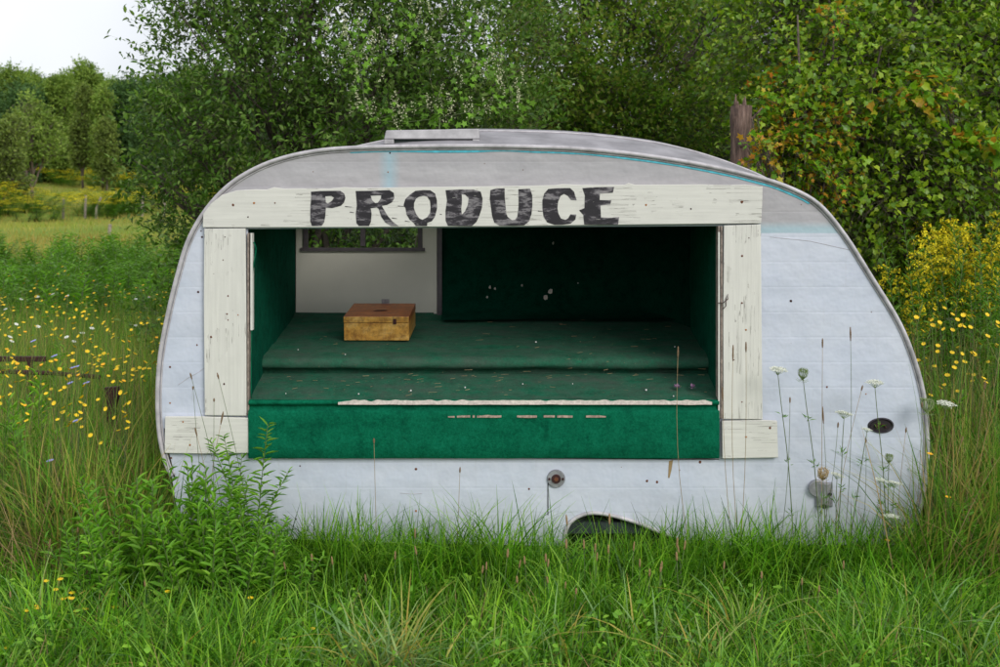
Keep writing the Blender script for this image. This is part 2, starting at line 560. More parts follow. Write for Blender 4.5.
def m_boxwood(name, cols):
    m, n, b = newmat(name)
    o = N(n, 'ShaderNodeTexCoord')
    f = noise_(n, o.outputs['Object'], 9, 6, 0.7, (0.7, 1, 1.5))
    c = ramp(n, f, [(0.3, cols[0]), (0.5, cols[1]), (0.7, cols[2])]).outputs['Color']
    st = ramp(n, noise_(n, o.outputs['Object'], 20, 7, 0.8), [(0.44, (0, 0, 0)), (0.60, (1, 1, 1))]).outputs['Color']
    c = mixc(n, math_(n, 'MULTIPLY', st, 0.6), c, (0.10, 0.03, 0.012))
    ed = ramp(n, noise_(n, o.outputs['Object'], 34, 5, 0.8, (1, 1, 0.3)), [(0.55, (0, 0, 0)), (0.72, (1, 1, 1))]).outputs['Color']
    c = mixc(n, math_(n, 'MULTIPLY', ed, 0.35), c, (0.62, 0.42, 0.22))
    n.links.new(c, b.inputs['Base Color'])
    b.inputs['Roughness'].default_value = 0.38
    bump(n, b, f, 0.2, 0.003)
    return m


def m_ground():
    m, n, b = newmat('meadow soil and thatch')
    o = N(n, 'ShaderNodeTexCoord')
    s = N(n, 'ShaderNodeSeparateXYZ')
    n.links.new(o.outputs['Object'], s.inputs[0])
    f = noise_(n, o.outputs['Object'], 6, 6, 0.75)
    near = ramp(n, f, [(0.3, (0.03, 0.045, 0.015)), (0.55, (0.045, 0.075, 0.02)), (0.8, (0.09, 0.085, 0.04))]).outputs['Color']
    g = noise_(n, o.outputs['Object'], 0.09, 6, 0.7, (0.5, 1.6, 1))
    far = ramp(n, g, [(0.35, (0.16, 0.25, 0.04)), (0.5, (0.22, 0.30, 0.05)), (0.62, (0.32, 0.29, 0.07)), (0.75, (0.22, 0.29, 0.05))]).outputs['Color']
    k = math_(n, 'MINIMUM', math_(n, 'MAXIMUM', math_(n, 'MULTIPLY', math_(n, 'SUBTRACT', s.outputs['Y'], 16), 0.08), 0.0), 1.0)
    n.links.new(mixc(n, k, near, far), b.inputs['Base Color'])
    b.inputs['Roughness'].default_value = 1.0
    b.inputs['Specular IOR Level'].default_value = 0.1
    bump(n, b, noise_(n, o.outputs['Object'], 8, 6, 0.8), 1.0, 0.08)
    return m


M['siding'] = m_siding()
M['wood_h'] = m_wood('cream painted board, grain across', 'x')
M['wood_v'] = m_wood('cream painted board, grain upright', 'z')
M['letter'] = m_letter()
M['carpet'] = m_carpet('green outdoor carpet', 0)
M['carpet_side_shade'] = m_carpet('green side carpet darkened as shade', 0, 0.6)  # same green carpet, its colour darkened for the shade on the end walls
M['carpet_back_shade'] = m_carpet('green lining carpet darkened as shade', 0, 0.3)  # same carpet darkened further, the deep shade at the back put into its colour
M['carpet_dusty'] = m_carpet('dusty green outdoor carpet', 1.0)
M['ground'] = m_ground()
M['trim'] = plain('dull aluminium moulding', (0.46, 0.44, 0.46), 0.55, 0.1, nscale=14, amt=0.28)
M['roof'] = plain('weathered roof skin', (0.27, 0.26, 0.28), 0.6, 0.1, nscale=5, amt=0.32, bumpy=0.15)
M['teal'] = plain('teal paint line', (0.07, 0.42, 0.52), 0.6, nscale=30, amt=0.3)
M['liner'] = plain('dark interior lining', (0.030, 0.045, 0.04), 0.95)
M['panel'] = plain('cream door panel', (0.76, 0.73, 0.64), 0.6, nscale=2, amt=0.07)
M['darkframe'] = plain('dark window frame', (0.10, 0.085, 0.095), 0.5)
M['tear'] = plain('bare backing of torn carpet', (0.62, 0.55, 0.50), 0.9, nscale=60, amt=0.25)
M['oldtear'] = plain('stained carpet backing', (0.36, 0.26, 0.21), 0.9, nscale=60, amt=0.5)
M['vent_paint'] = plain('roof vent paint', (0.38, 0.37, 0.38), 0.6, 0.1, nscale=11, amt=0.3)
M['galv'] = plain('dull zinc', (0.30, 0.30, 0.32), 0.5, 0.5, nscale=30, amt=0.3)
M['oldwood'] = plain('raw jamb wood', (0.26, 0.21, 0.18), 0.9, nscale=30, amt=0.5, bumpy=0.5)
M['litter_white'] = plain('white crumbs', (0.6, 0.6, 0.58), 0.8)
M['litter_pink'] = plain('fallen mauve petals', (0.25, 0.14, 0.25), 0.8)
M['lamp_black'] = plain('lamp socket', (0.02, 0.014, 0.018), 0.35, nscale=50)
M['box_top'] = m_boxwood('varnished orange brown wood', [(0.22, 0.050, 0.010), (0.40, 0.105, 0.015), (0.50, 0.17, 0.03)])
M['box_side'] = m_boxwood('worn honey wood', [(0.42, 0.17, 0.02), (0.66, 0.36, 0.07), (0.80, 0.55, 0.20)])
g_, n_, b_ = newmat('window glass')
b_.inputs['Base Color'].default_value = (0.85, 0.9, 0.88, 1)
b_.inputs['Roughness'].default_value = 0.04
b_.inputs['Transmission Weight'].default_value = 1.0
b_.inputs['IOR'].default_value = 1.1
M['glass'] = g_

# ------------------------------------------------------------------ ground
xs = np.concatenate([np.linspace(-220, -30, 40), np.linspace(-28, 28, 113), np.linspace(30, 220, 40)])
ys = np.concatenate([np.linspace(-60, -6, 20), np.linspace(-5, 30, 90), np.linspace(31, 300, 100)])
V = np.array([(x, y, ter(x, y)) for y in ys for x in xs])
nx = len(xs)
ii = np.array([(j * nx + i, j * nx + i + 1, (j + 1) * nx + i + 1, (j + 1) * nx + i) for j in range(len(ys) - 1) for i in range(nx - 1)])
gme = np_mesh('ground', V, ii, True)
tag(link('ground', gme, M['ground']), kind='structure')

# ------------------------------------------------------------------ the trailer
T = empty('produce_trailer', (0, 0, 0))
tag(T, 'old white and grey camper trailer turned into a roadside stand, with a wide open counter', 'trailer')

outline_px = [(172, 476), (166, 462), (160, 435), (158, 400), (160, 360), (167, 320), (176.5, 280), (188, 242), (204, 213), (226, 188), (252, 170.5),
              (282, 158.5), (316, 151.2), (350, 148.2), (400, 146.8), (480, 146.2), (530, 147), (580, 149), (640, 155), (700, 164.5), (750, 175.5),
              (786, 186.5), (818, 204), (845, 236), (871, 277), (899, 323), (915, 363), (924, 400), (927, 440), (925, 480), (918, 515), (912, 532)]
oc = catmull(outline_px, 5)
edge = [P(a, b) for a, b in oc]
# side wall sheet, with serving opening and wheel arch
arch_px = [(690, 542), (674, 537), (655, 530), (636, 522.5), (614, 516), (594, 513), (580, 516), (570, 523), (565.5, 533), (565, 546)]
bottom_px = [(905, 545), (800, 545), (720, 545), (700, 540)] + arch_px + [(540, 545.5), (400, 543), (270, 538), (190, 530), (176, 505)]
loop = pl(oc) + pl(bottom_px)
hole = pl([(248, 229), (719, 226), (719, 460), (248, 456)])
side = fill('side_wall', [loop, hole], 0.0, M['siding'], T, 0.006)
mb = MB()
mb.tube([v + Vector((0, -0.010, 0)) for v in edge], 0.012, 8)
mb.build('edge_moulding', M['trim'], T, True)
mb = MB()
inn = []
for i, v in enumerate(edge):
    t = (edge[min(i + 1, len(edge) - 1)] - edge[max(i - 1, 0)]).normalized()
    inn.append(v + Vector((t.z, 0, -t.x)) * 0.0165 + Vector((0, -0.003, 0)))
mb.tube(inn, 0.005, 6)
mb.build('inner_bead', M['trim'], T, True)
# teal paint line below the moulding
st = []
for i, v in enumerate(edge):
    if 345 < oc[i][0] < 815 and 5 < i < len(edge) - 20:
        t = (edge[i + 1] - edge[i - 1]).normalized()
        nn = Vector((t.z, 0, -t.x))
        wd = 0.009 + 0.006 * noise.noise(v * 6)
        if oc[i][0] < 400: wd *= 0.5
        st.append((v + nn * 0.023 + Vector((0, -0.003, 0)), v + nn * (0.023 + max(0.003, wd)) + Vector((0, -0.003, 0))))
mb = MB()
vs = [p for ab in st for p in ab]
mb.add(vs, [(2 * i, 2 * i + 2, 2 * i + 3, 2 * i + 1) for i in range(len(st) - 1)])
mb.build('painted_line', M['teal'], T)

# roof and end skin
def crown_amt(px):
    a = min(1, max(0, (px - 285) / 170)); b = min(1, max(0, (900 - px) / 240))
    a, b = a * a * (3 - 2 * a), b * b * (3 - 2 * b)
    return a * b


BW = 1.9
prof = [0, 0.06, 0.2, 0.45, 0.7, 0.95, 1.2, 1.5, 1.75, BW]
mb = MB()
ne = len(edge)
vs = []
for i, v in enumerate(edge):
    t = (edge[min(i + 1, ne - 1)] - edge[max(i - 1, 0)]).normalized()
    up = crown_amt(oc[i][0])
    nn = Vector((-t.z, 0, t.x))
    if nn.z < 0 and abs(t.x) > 0.5: nn = -nn
    for y in prof:
        c = 0.155 * (1 - ((y - 0.95) / 0.95) ** 2) * up
        vs.append((v.x, y + (0.004 if y == 0 else 0), v.z - 0.004 + c))
k = len(prof)
fs = [(i * k + j, i * k + j + 1, (i + 1) * k + j + 1, (i + 1) * k + j) for i in range(ne - 1) for j in range(k - 1)
      if not (4 <= j <= 6 and -1.12 < edge[i].x < -0.2)]          # added roof opening, lets daylight down onto the door panel
mb.add(vs, fs)
sk = mb.build('roof_skin', M['roof'], T, True)
mb = MB()
for y in (0.45, 1.6):
    mb = MB()
    pts = []
    for i in range(ne):
        t = (edge[min(i + 1, ne - 1)] - edge[max(i - 1, 0)]).normalized()
        up = crown_amt(oc[i][0])
        pts.append(edge[i] + Vector((0, y, 0.155 * (1 - ((y - 0.95) / 0.95) ** 2) * up - 0.001)))
    mb.tube(pts, 0.006, 5)
    mb.build('roof_seam', M['trim'], T, True)
# back wall with window hole
WX0, WX1, WZ0, WZ1 = P(306, 0, 1.8).x, P(421, 0, 1.8).x, P(0, 249, 1.8).z, 2.10
rect = lambda a, b, c, d: [(a, c), (b, c), (b, d), (a, d)]
fill('back_wall', [pl(oc) + pl([(905, 545), (176, 540)]), rect(WX0, WX1, WZ0, WZ1)], BW - 0.02, M['siding'], T, 0.012)
# interior: ends, ceiling, back lining, door panel
XL0, XL1 = P(249, 0, 0).x + 0.004, P(295, 0, 1.78).x
XR0, XR1 = P(719, 0, 0).x - 0.004, 1.27
for (a, b, n) in ((XL0, XL1, 0), (XR0, XR1, 1)):
    mb = MB()
    vs = []
    for j in range(13):
        yy = 0.008 + j / 12 * 1.78
        for i in range(9):
            zz = 0.72 + i / 8 * 1.41
            xx = a + (b - a) * (j / 12)
            wv = 0.012 * noise.noise(Vector((yy * 5, zz * 2, n * 9)))
            if j == 0: wv += 0.0
            vs.append((xx + wv * min(1, j), yy, zz))
    mb.add(vs, [(j * 9 + i, j * 9 + i + 1, (j + 1) * 9 + i + 1, (j + 1) * 9 + i) for j in range(12) for i in range(8)])
    mb.build('carpeted_end_wall', M['carpet_side_shade'], T, True)
mb = MB()
qx, qy = (XL0 - 0.06, -1.12, -0.2, XR1 + 0.1), (0.03, 0.7, 1.5, 1.84)
mb.add([(x, y, 2.135) for y in qy for x in qx], [(j * 4 + i, j * 4 + i + 1, j * 4 + i + 5, j * 4 + i + 4) for j in range(3) for i in range(3) if (i, j) != (1, 1)])  # ceiling left open below the added roof opening
mb.build('ceiling', M['liner'], T)
mb = MB()
hc = [(-1.12, 0.7), (-0.2, 0.7), (-0.2, 1.5), (-1.12, 1.5)]
mb.add([(x, y, z) for z in (2.135, 2.42) for x, y in hc], [(i, (i + 1) % 4, 4 + (i + 1) % 4, 4 + i) for i in range(4)])
mb.build('added_light_shaft', M['panel'], T)  # unseen pale shaft, added to lead daylight down to the door panel
fill('carpeted_back_wall', [rect(XL1 - 0.06, XR1 + 0.12, 0.9, 2.134), rect(WX0, WX1, WZ0, WZ1 - 0.03)], 1.79, M['carpet_back_shade'], T, 0.02)
dx0, dx1, dz0 = P(295.5, 0, 1.76).x, P(437, 0, 1.76).x, P(0, 318, 1.76).z
dr = [(dx0 + 0.03, dz0 + 0.002), (dx1, dz0), (dx1, 2.13), (dx0, 2.13), (dx0, dz0 + 0.03), (dx0 + 0.008, dz0 + 0.01)]
door = fill('door_panel', [dr, rect(WX0, WX1, WZ0, WZ1 - 0.03)], 1.765, M['panel'], T, 0.02, 0.003)
mb = MB()
mb.box(dx1 + 0.002, dx1 + 0.035, 1.745, 1.785, dz0 - 0.01, 2.13)
mb.build('door_trim', M['darkframe'], door)
mb = MB()
mb.box(dx1 - 0.022, dx1 - 0.001, 1.755, 1.7645, dz0, 2.13)
mb.build('door_trim', M['panel'], door)
mb = MB()
for (a, b, c, d) in ((WX0 - 0.012, WX0 + 0.02, WZ0 - 0.005, WZ1 - 0.04), (WX1 - 0.02, WX1 + 0.012, WZ0 - 0.005, WZ1 - 0.04),
                     ((WX0 + WX1) / 2 - 0.017, (WX0 + WX1) / 2 + 0.017, WZ0 + 0.02, WZ1 - 0.04)):
    mb.box(a, b, 1.752, 1.80, c, d)
mb.box(WX0 - 0.03, WX1 + 0.03, 1.748, 1.79, WZ0 - 0.014, WZ0 + 0.010)
wf = mb.build('window_frame', M['darkframe'], door, bevel=0.002)
mb = MB()
mid = (WX0 + WX1) / 2
for (a, b) in ((WX0 + 0.02, mid - 0.017), (mid + 0.017, WX1 - 0.02)):
    q = MB()
    q.box(a, b, 1.77, 1.774, WZ0 + 0.02, WZ1 - 0.04)
    q.build('window_pane', M['glass'], door)

arc = [(1.52, 1.318), (1.60, 1.330), (1.67, 1.350), (1.72, 1.385), (1.755, 1.44), (1.775, 1.52), (1.784, 1.62)]
mb = MB()
cxs = [dx1 + 0.04 + (XR1 - dx1 - 0.02) * i / 30 for i in range(31)]
mb.add([(x, y - 0.02 + 0.012 * noise.noise(Vector((x * 3, z * 3, 1))), z + 0.012 + 0.010 * noise.noise(Vector((x * 2, y * 3, 4)))) for x in cxs for y, z in arc], [(i * 7 + j, (i + 1) * 7 + j, (i + 1) * 7 + j + 1, i * 7 + j + 1) for i in range(30) for j in range(6)])
mb.build('carpet_cove', M['carpet_back_shade'], T, True)
mb = MB()
ca = [(XR1 - 0.55 + 0.55 * math.sin(t * PI / 12), 1.22 + 0.55 * math.cos(t * PI / 12)) for t in range(7)]
mb.add([(x, y, z) for z in (1.2, 1.5, 1.8, 2.134) for x, y in ca], [(j * 7 + i, j * 7 + i + 1, (j + 1) * 7 + i + 1, (j + 1) * 7 + i) for j in range(3) for i in range(6)])
mb.build('corner_cove', M['carpet_back_shade'], T, True)

# stepped shelf with carpet, built as one draped profile
def drape(name, profile, x0f, x1f, mat, wr, nxs=90):
    mb = MB()
    m = len(profile)
    vs = []
    for i in range(nxs + 1):
        t = i / nxs
        for j, (y, z) in enumerate(profile):
            a, b = x0f(y), x1f(y)
            x = a + (b - a) * t
            q = noise.noise(Vector((x * 1.7, j * 0.6, 3))) + 0.5 * noise.noise(Vector((x * 6, j * 0.9, 7)))
            vs.append((x, y + q * wr * 0.5, z + q * wr))
    mb.add(vs, [(i * m + j, (i + 1) * m + j, (i + 1) * m + j + 1, i * m + j + 1) for i in range(nxs) for j in range(m - 1)])
    return mb.build(name, mat, T, True)


xl = lambda y: XL0 + 0.0 + (XL1 - XL0) * max(0, y) / 1.78 - (0.0 if y < 0 else 0.01)
xr = lambda y: XR0 + (XR1 - XR0) * max(0, y) / 1.78 + (0.0 if y < 0 else 0.01)
drape('carpet_apron', [(-0.030, 0.7225), (-0.036, 0.73), (-0.037, 0.80), (-0.037, 0.88), (-0.038, 0.94), (-0.040, 0.972), (-0.034, 0.982), (-0.018, 0.986), (-0.014, 0.992),
                       (-0.016, 1.008), (-0.028, 1.013), (-0.034, 1.020), (-0.033, 1.030), (-0.024, 1.037), (-0.008, 1.039)],
      xl, xr, M['carpet'], 0.003, 140)
drape('lower_shelf', [(-0.008, 1.0385), (0.03, 1.045), (0.12, 1.064), (0.25, 1.094), (0.36, 1.114), (0.42, 1.118), (0.46, 1.12)],
      xl, xr, M['carpet_dusty'], 0.006)
drape('upper_shelf', [(0.455, 1.10), (0.45, 1.13), (0.435, 1.143), (0.405, 1.150), (0.388, 1.165), (0.385, 1.185), (0.395, 1.203), (0.42, 1.214), (0.46, 1.221), (0.7, 1.238), (1.0, 1.262), (1.3, 1.288), (1.6, 1.315), (1.74, 1.335), (1.79, 1.37)],
      xl, xr, M['carpet_dusty'], 0.009)
mb = MB()
mb.box(XL0 - 0.05, XR1 + 0.1, 0.03, 1.78, 0.55, 0.70)
mb.build('cabinet_base', M['liner'], T)


def ragged(name, x0, x1, yc, hw, Yd, mat, seed, gaps=0.0):
    mb = MB()
    n = int((x1 - x0) / 2.2)
    up, lo = [], []
    for i in range(n + 1):
        px = x0 + (x1 - x0) * i / n
        a = noise.noise(Vector((px * 0.12, seed, 0)))
        h = hw * max(0.12, (0.9 + 0.9 * a) * min(1, (i + 1) / 8, (n - i + 1) / 4))
        up.append(P(px, yc - h + 0.4 * a, Yd))
        lo.append(P(px, yc + hw * 0.9 + 0.5 * noise.noise(Vector((px * 0.05, seed + 5, 0))), Yd))
    vs = []
    for a, b in zip(up, lo): vs += [a, b]
    fs = [(2 * i, 2 * i + 1, 2 * i + 3, 2 * i + 2) for i in range(n) if noise.noise(Vector((i * 0.13, seed + 3, 0))) + 0.6 * noise.noise(Vector((i * 0.45, seed + 8, 0))) > -0.5 + gaps]
    mb.add(vs, fs)
    o = mb.build(name, mat, T)
    s = o.modifiers.new('solidify', 'SOLIDIFY')
    s.thickness = 0.002
    return o


ragged('torn_strip', 338, 712, 402.5, 2.4, -0.0385, M['tear'], 1.0, -0.3)
ragged('torn_strip', 448, 606, 416.5, 1.2, -0.0445, M['oldtear'], 5.0, 0.35)

# cream boards round the opening
hb = fill('header_board', [pl([(204, 227.5), (204.5, 214), (212, 204), (223, 195), (238, 190.5), (256, 189.3), (268, 189.6), (275, 187.3), (285, 188.7), (300, 188.4), (330, 188.6), (345, 187.2), (362, 188),
                               (420, 187.2), (470, 186.6), (520, 185.8), (555, 185.2), (562, 184.1), (580, 185), (624, 184.8), (628, 183), (634, 184.8), (670, 184.6), (700, 184.4), (726, 185), (744, 184.6), (761.5, 186.5),
                               (761, 205), (760, 223.3), (640, 224.5), (500, 226.3), (350, 227.2)])], -0.031, M['wood_h'], T, 0.024, 0.0025)
bl = fill('side_board', [pl([(205.5, 228.6), (246.5, 228.2), (247.2, 300), (247.5, 415), (206, 414.5), (205, 300)])], -0.029, M['wood_v'], T, 0.022, 0.0025)
br = fill('side_board', [pl([(723, 225.5), (759.8, 224.3), (760.5, 320), (761.5, 418.6), (722.5, 418.2), (722.2, 320)])], -0.029, M['wood_v'], T, 0.022, 0.0025)
kl = fill('corner_block', [pl([(166.5, 415.8), (206, 415.8), (249.5, 417), (250.5, 452), (200, 452.6), (166, 452)])], -0.030, M['wood_h'], T, 0.023, 0.0025)
kr = fill('corner_block', [pl([(721, 420), (760, 419.2), (776, 420), (777, 456.5), (721.5, 457.5)])], -0.030, M['wood_h'], T, 0.023, 0.0025)
# raw jambs and the bent carpet edge seen inside the opening
a = P(248, 0).x
b = P(718.5, 0).x
for nm_, mt_, bb in (('jamb', 'oldwood', (a + 0.001, a + 0.010, -0.026, 0.03, P(0, 414).z, P(0, 233).z)), ('jamb', 'oldwood', (b - 0.006, b + 0.004, -0.024, 0.05, P(0, 417).z, P(0, 226).z)),
                     ('jamb', 'oldwood', (b + 0.008, b + 0.017, -0.027, 0.03, P(0, 418).z, P(0, 226).z)),
                     ('jamb_strip', 'wood_v', (P(251, 0).x, P(253.3, 0).x, -0.022, 0.02, P(0, 330).z, P(0, 233).z)), ('jamb_strip', 'wood_v', (P(717.2, 0).x, P(719, 0).x, -0.028, -0.025, P(0, 417).z, P(0, 232).z))):
    mb = MB()
    mb.box(*bb)
    mb.build(nm_, M[mt_], T, bevel=0.002)
mb = MB()
pp = [(253.5, 242), (256, 249), (254, 262), (252.5, 275), (252, 300), (251.5, 340), (251, 398)]
mb.tube([P(x, y, -0.004) for x, y in catmull(pp, 4)], 0.0035, 5)
mb.build('carpet_edge', M['carpet'], T, True)

# lettering
def RG(ox, lst):
    return [(ox + x / 5.882, 180 + y / 5.882) for x, y in lst]


letters = {
    'P': (300, [[(66, 72), (120, 68), (235, 66), (260, 82), (266, 105), (258, 132), (240, 148), (190, 164), (150, 160), (146, 215), (138, 250), (125, 272), (72, 276), (63, 240), (64, 160), (68, 100)],
                [(148, 96), (185, 93), (200, 104), (190, 122), (165, 140), (150, 132)]]),
    'R': (300, [[(330, 66), (430, 64), (525, 62), (548, 78), (553, 105), (540, 130), (512, 144), (478, 150), (490, 175), (515, 215), (545, 248), (576, 270), (536, 272), (505, 248), (480, 215), (464, 170), (452, 158),
                 (415, 165), (420, 200), (416, 245), (406, 275), (348, 276), (336, 255), (330, 200), (336, 150)],
                [(415, 92), (450, 88), (477, 90), (478, 108), (460, 134), (442, 138), (425, 120)]]),
    'O': (300, [[(680, 66), (725, 61), (765, 62), (792, 82), (802, 120), (803, 165), (792, 215), (775, 240), (748, 252), (748, 274), (682, 275), (672, 252), (648, 232), (630, 200), (622, 165), (612, 150), (622, 115), (645, 88)],
                [(700, 98), (728, 93), (750, 98), (765, 125), (771, 160), (766, 195), (748, 222), (720, 234), (700, 226), (682, 200), (670, 165), (670, 135), (682, 110)]]),
    'D': (300, [[(857, 60), (940, 57), (1020, 58), (1062, 70), (1072, 110), (1070, 160), (1055, 205), (1035, 245), (1010, 268), (950, 270), (872, 268), (860, 240), (858, 180), (866, 120)],
                [(950, 82), (972, 84), (992, 105), (988, 145), (972, 185), (952, 203), (946, 170), (952, 125)]]),
    'U': (460, [[(180, 62), (215, 53), (260, 50), (262, 100), (265, 160), (270, 195), (280, 220), (303, 238), (325, 235), (340, 215), (346, 160), (348, 110), (346, 56), (412, 53), (424, 90), (424, 150), (418, 200), (405, 240), (378, 264),
                 (310, 268), (232, 267), (205, 248), (192, 210), (184, 160), (178, 110)]]),
    'C': (460, [[(520, 54), (580, 50), (648, 50), (668, 70), (684, 118), (652, 115), (636, 92), (612, 79), (590, 92), (575, 125), (570, 165), (576, 200), (592, 227), (620, 238), (640, 226), (652, 205), (684, 204), (676, 230), (650, 254), (600, 262),
                 (555, 260), (515, 246), (494, 215), (486, 170), (488, 120), (498, 80)]]),
    'E': (460, [[(722, 50), (800, 46), (906, 43), (900, 73), (822, 78), (821, 118), (888, 121), (885, 141), (826, 148), (828, 222), (880, 224), (934, 221), (930, 264), (830, 262), (733, 261), (727, 205), (705, 178), (734, 165), (738, 90)]]),
}
def swell(lp, d):
    n = len(lp)
    ar = sum(lp[i][0] * lp[(i + 1) % n][1] - lp[(i + 1) % n][0] * lp[i][1] for i in range(n))
    sg_ = 1 if ar > 0 else -1
    res = []
    for i in range(n):
        a_, b_ = lp[i - 1], lp[(i + 1) % n]
        tx_, ty_ = b_[0] - a_[0], b_[1] - a_[1]
        L_ = math.hypot(tx_, ty_) or 1
        res.append((lp[i][0] + sg_ * ty_ / L_ * d, lp[i][1] - sg_ * tx_ / L_ * d))
    return res


for ch, (ox, lps) in letters.items():
    ls = [pl([(x + random.uniform(-.25, .25), min(226.0 if x < 560 else 224.8, y + random.uniform(-.25, .25))) for x, y in swell(RG(ox, lp), 0.4 if li == 0 else -0.2)], -0.0325) for li, lp in enumerate(lps)]
    o = fill('painted_letter', ls, -0.0325, M['letter'], hb, 0.0012)
    o['label'] = 'worn black painted letter %s of the word PRODUCE' % ch
# brush drips to the side of some letters
mb = MB()
for (x, y, ln) in ((345, 206.5, 7), (398, 206, 7), (350, 212, 4), (405, 221, 5), (538, 211, 5), (580, 210, 4), (392, 218, 5), (440, 214, 2)):
    mb = MB()
    mb.tube([P(x, y, -0.0325), P(x + ln, y + 0.6, -0.0325)], [0.0022, 0.001], 4)
    mb.build('brush_mark', M['letter'], hb)


def screw(px, py, parent, Y, r=0.0075):
    mb = MB()
    c = P(px, py, Y)
    q = random.uniform(0.5, 1.0) * r
    vs = [c + Vector((0, -0.003, 0))] + [c + Vector((math.cos(a) * q * random.uniform(.85, 1.2), 0, math.sin(a) * q * random.uniform(.85, 1.3))) for a in [i * PI / 4 for i in range(8)]]
    mb.add(vs, [(0, i + 1, (i + 1) % 8 + 1) for i in range(8)])
    mb.build('screw', M[random.choice(['screw', 'screw', 'rust', 'rusty_orange'])], parent, True)


for x, y in [(201, 231), (202, 237), (198, 292), (170, 367), (170, 403), (197, 345), (388, 172), (390, 153), (187, 469), (171, 458), (529, 489), (647, 481), (657, 482), (296, 519), (416, 469), (416, 511), (700, 462),
             (827, 387), (866, 394), (791, 301), (300, 466)]:
    screw(x, y, side, -0.001)
for x, y in [(233, 205), (254, 203), (275, 203), (248, 217), (646, 205), (691, 209), (742, 202)]: screw(x, y, hb, -0.0315, 0.008)
for x, y in [(225, 237), (223, 260), (228, 296), (227, 314), (228, 320), (224, 384), (238, 315), (211, 337)]: screw(x, y, bl, -0.0295, 0.0065)
for x, y in [(749, 238), (742, 256), (742, 303), (746, 330), (742, 402), (734, 360)]: screw(x, y, br, -0.0295, 0.0065)
for x, y in [(183, 422), (190, 445), (746, 437), (770, 428)]: screw(x, y, (kl if x < 400 else kr), -0.0305, 0.0065)
# bent wire hook on the right board
mb = MB()
mb.tube([P(x, y, -0.036) for x, y in ((718, 303), (723, 303), (728, 299), (728, 294), (726, 299), (726, 306), (723, 309))], 0.0022, 5)
mb.build('wire_hook', M['rust'], br, True)
# round socket with a slot line
c = P(556, 478.5)
mb = MB()
for (r0, y0, y1, mi) in ((0.050, -0.001, -0.012, 0), (0.026, -0.012, -0.020, 1), (0.012, -0.020, -0.024, 2)):
    n = 28
    vs = [(c.x + r0 * math.cos(2 * PI * i / n), y0, c.z + r0 * math.sin(2 * PI * i / n)) for i in range(n)] + \
         [(c.x + r0 * 0.93 * math.cos(2 * PI * i / n), y1, c.z + r0 * 0.93 * math.sin(2 * PI * i / n)) for i in range(n)]
    mb.add(vs, [(i, (i + 1) % n, n + (i + 1) % n, n + i) for i in range(n)] + [tuple(range(n, 2 * n))], mi)
mb.box(c.x - 0.042, c.x - 0.032, -0.017, -0.012, c.z - 0.006, c.z + 0.006, 1)
mb.box(c.x + 0.032, c.x + 0.042, -0.017, -0.012, c.z - 0.006, c.z + 0.006, 1)
mb.build('round_side_socket', [M['galv'], M['rust'], M['screw']], T)
mb = MB()
mb.box(P(547.5, 0).x, P(548.4, 0).x, -0.003, -0.001, P(0, 515).z, P(0, 483).z)
mb.build('side_crack', M['black'], T)
# oval tail light socket
c = P(880, 425.5)
mb = MB()
ring = []
for i in range(28):
    th = 2 * PI * i / 28
    rx = 0.076 * (1 if math.cos(th) > 0 else 0.9)
    rz = 0.043 * (1.0 + 0.12 * math.cos(th))
    ring.append((c.x + rx * math.cos(th), c.z + rz * math.sin(th)))
mb.add([(x, -0.001, z) for x, z in ring] + [(c.x + (x - c.x) * .88, -0.012, c.z + (z - c.z) * .86) for x, z in ring] + [(c.x + (x - c.x) * .75, -0.004, c.z + (z - c.z) * .7) for x, z in ring],
       [(i, (i + 1) % 28, 28 + (i + 1) % 28, 28 + i) for i in range(28)] + [(28 + i, 28 + (i + 1) % 28, 56 + (i + 1) % 28, 56 + i) for i in range(28)] + [tuple(range(56, 84))])
tl = mb.build('tail_light_socket', M['lamp_black'], T)
mb = MB()
mb.tube([(c.x - 0.018, -0.006, c.z), (c.x - 0.018, -0.018, c.z)], 0.013, 8)
mb.tube([(c.x - 0.005, -0.008, c.z + 0.01), (c.x + 0.02, -0.012, c.z + 0.004), (c.x + 0.03, -0.01, c.z - 0.012)], 0.004, 5)
mb.build('bulb_holder', M['rust'], tl)
# zinc filler cap low on the right
c = P(822.5, 482)
mb = MB()
n = 18
mb.tube([(c.x - 0.035, -0.001, c.z - 0.03), (c.x - 0.035, -0.03, c.z - 0.03)], 0.046, 20)
for (cx, r0, z0, z1, mi) in ((0.006, 0.048, -0.135, 0.0, 0),):
    vs = [(c.x + cx + r0 * math.cos(PI + PI * i / n), -0.002 - 0.85 * r0 * math.sin(PI * i / n), c.z + z0 * (1 - .12 * math.sin(PI * i / n))) for i in range(n + 1)] + \
         [(c.x + cx + r0 * math.cos(PI + PI * i / n), -0.002 - 0.85 * r0 * math.sin(PI * i / n), c.z + z1) for i in range(n + 1)]
    mb.add(vs, [(i, i + 1, n + 2 + i, n + 1 + i) for i in range(n)] + [tuple(range(n + 1, 2 * n + 2))], mi)
vc = mb.build('vent_cowl', M['galv'], T, bevel=0.004)
mb = MB()
mb.tube([(c.x + 0.028, -0.048, c.z - 0.055), (c.x + 0.029, -0.054, c.z - 0.055)], 0.009, 10)
mb.build('cowl_hole', M['black'], vc)
mb = MB()
mb.tube([(c.x - 0.005, -0.050, c.z - 0.12), (c.x - 0.005, -0.058, c.z - 0.12)], 0.013, 10)
mb.build('cowl_hole', M['black'], vc)
# dark gap at the rear left corner where the skin has sprung
gap = [(164, 428), (168, 430), (169, 452), (173, 468), (176, 480), (172, 474), (167, 458)]
fill('sprung_gap', [pl(gap)], -0.0025, M['black'], T, 0.001)
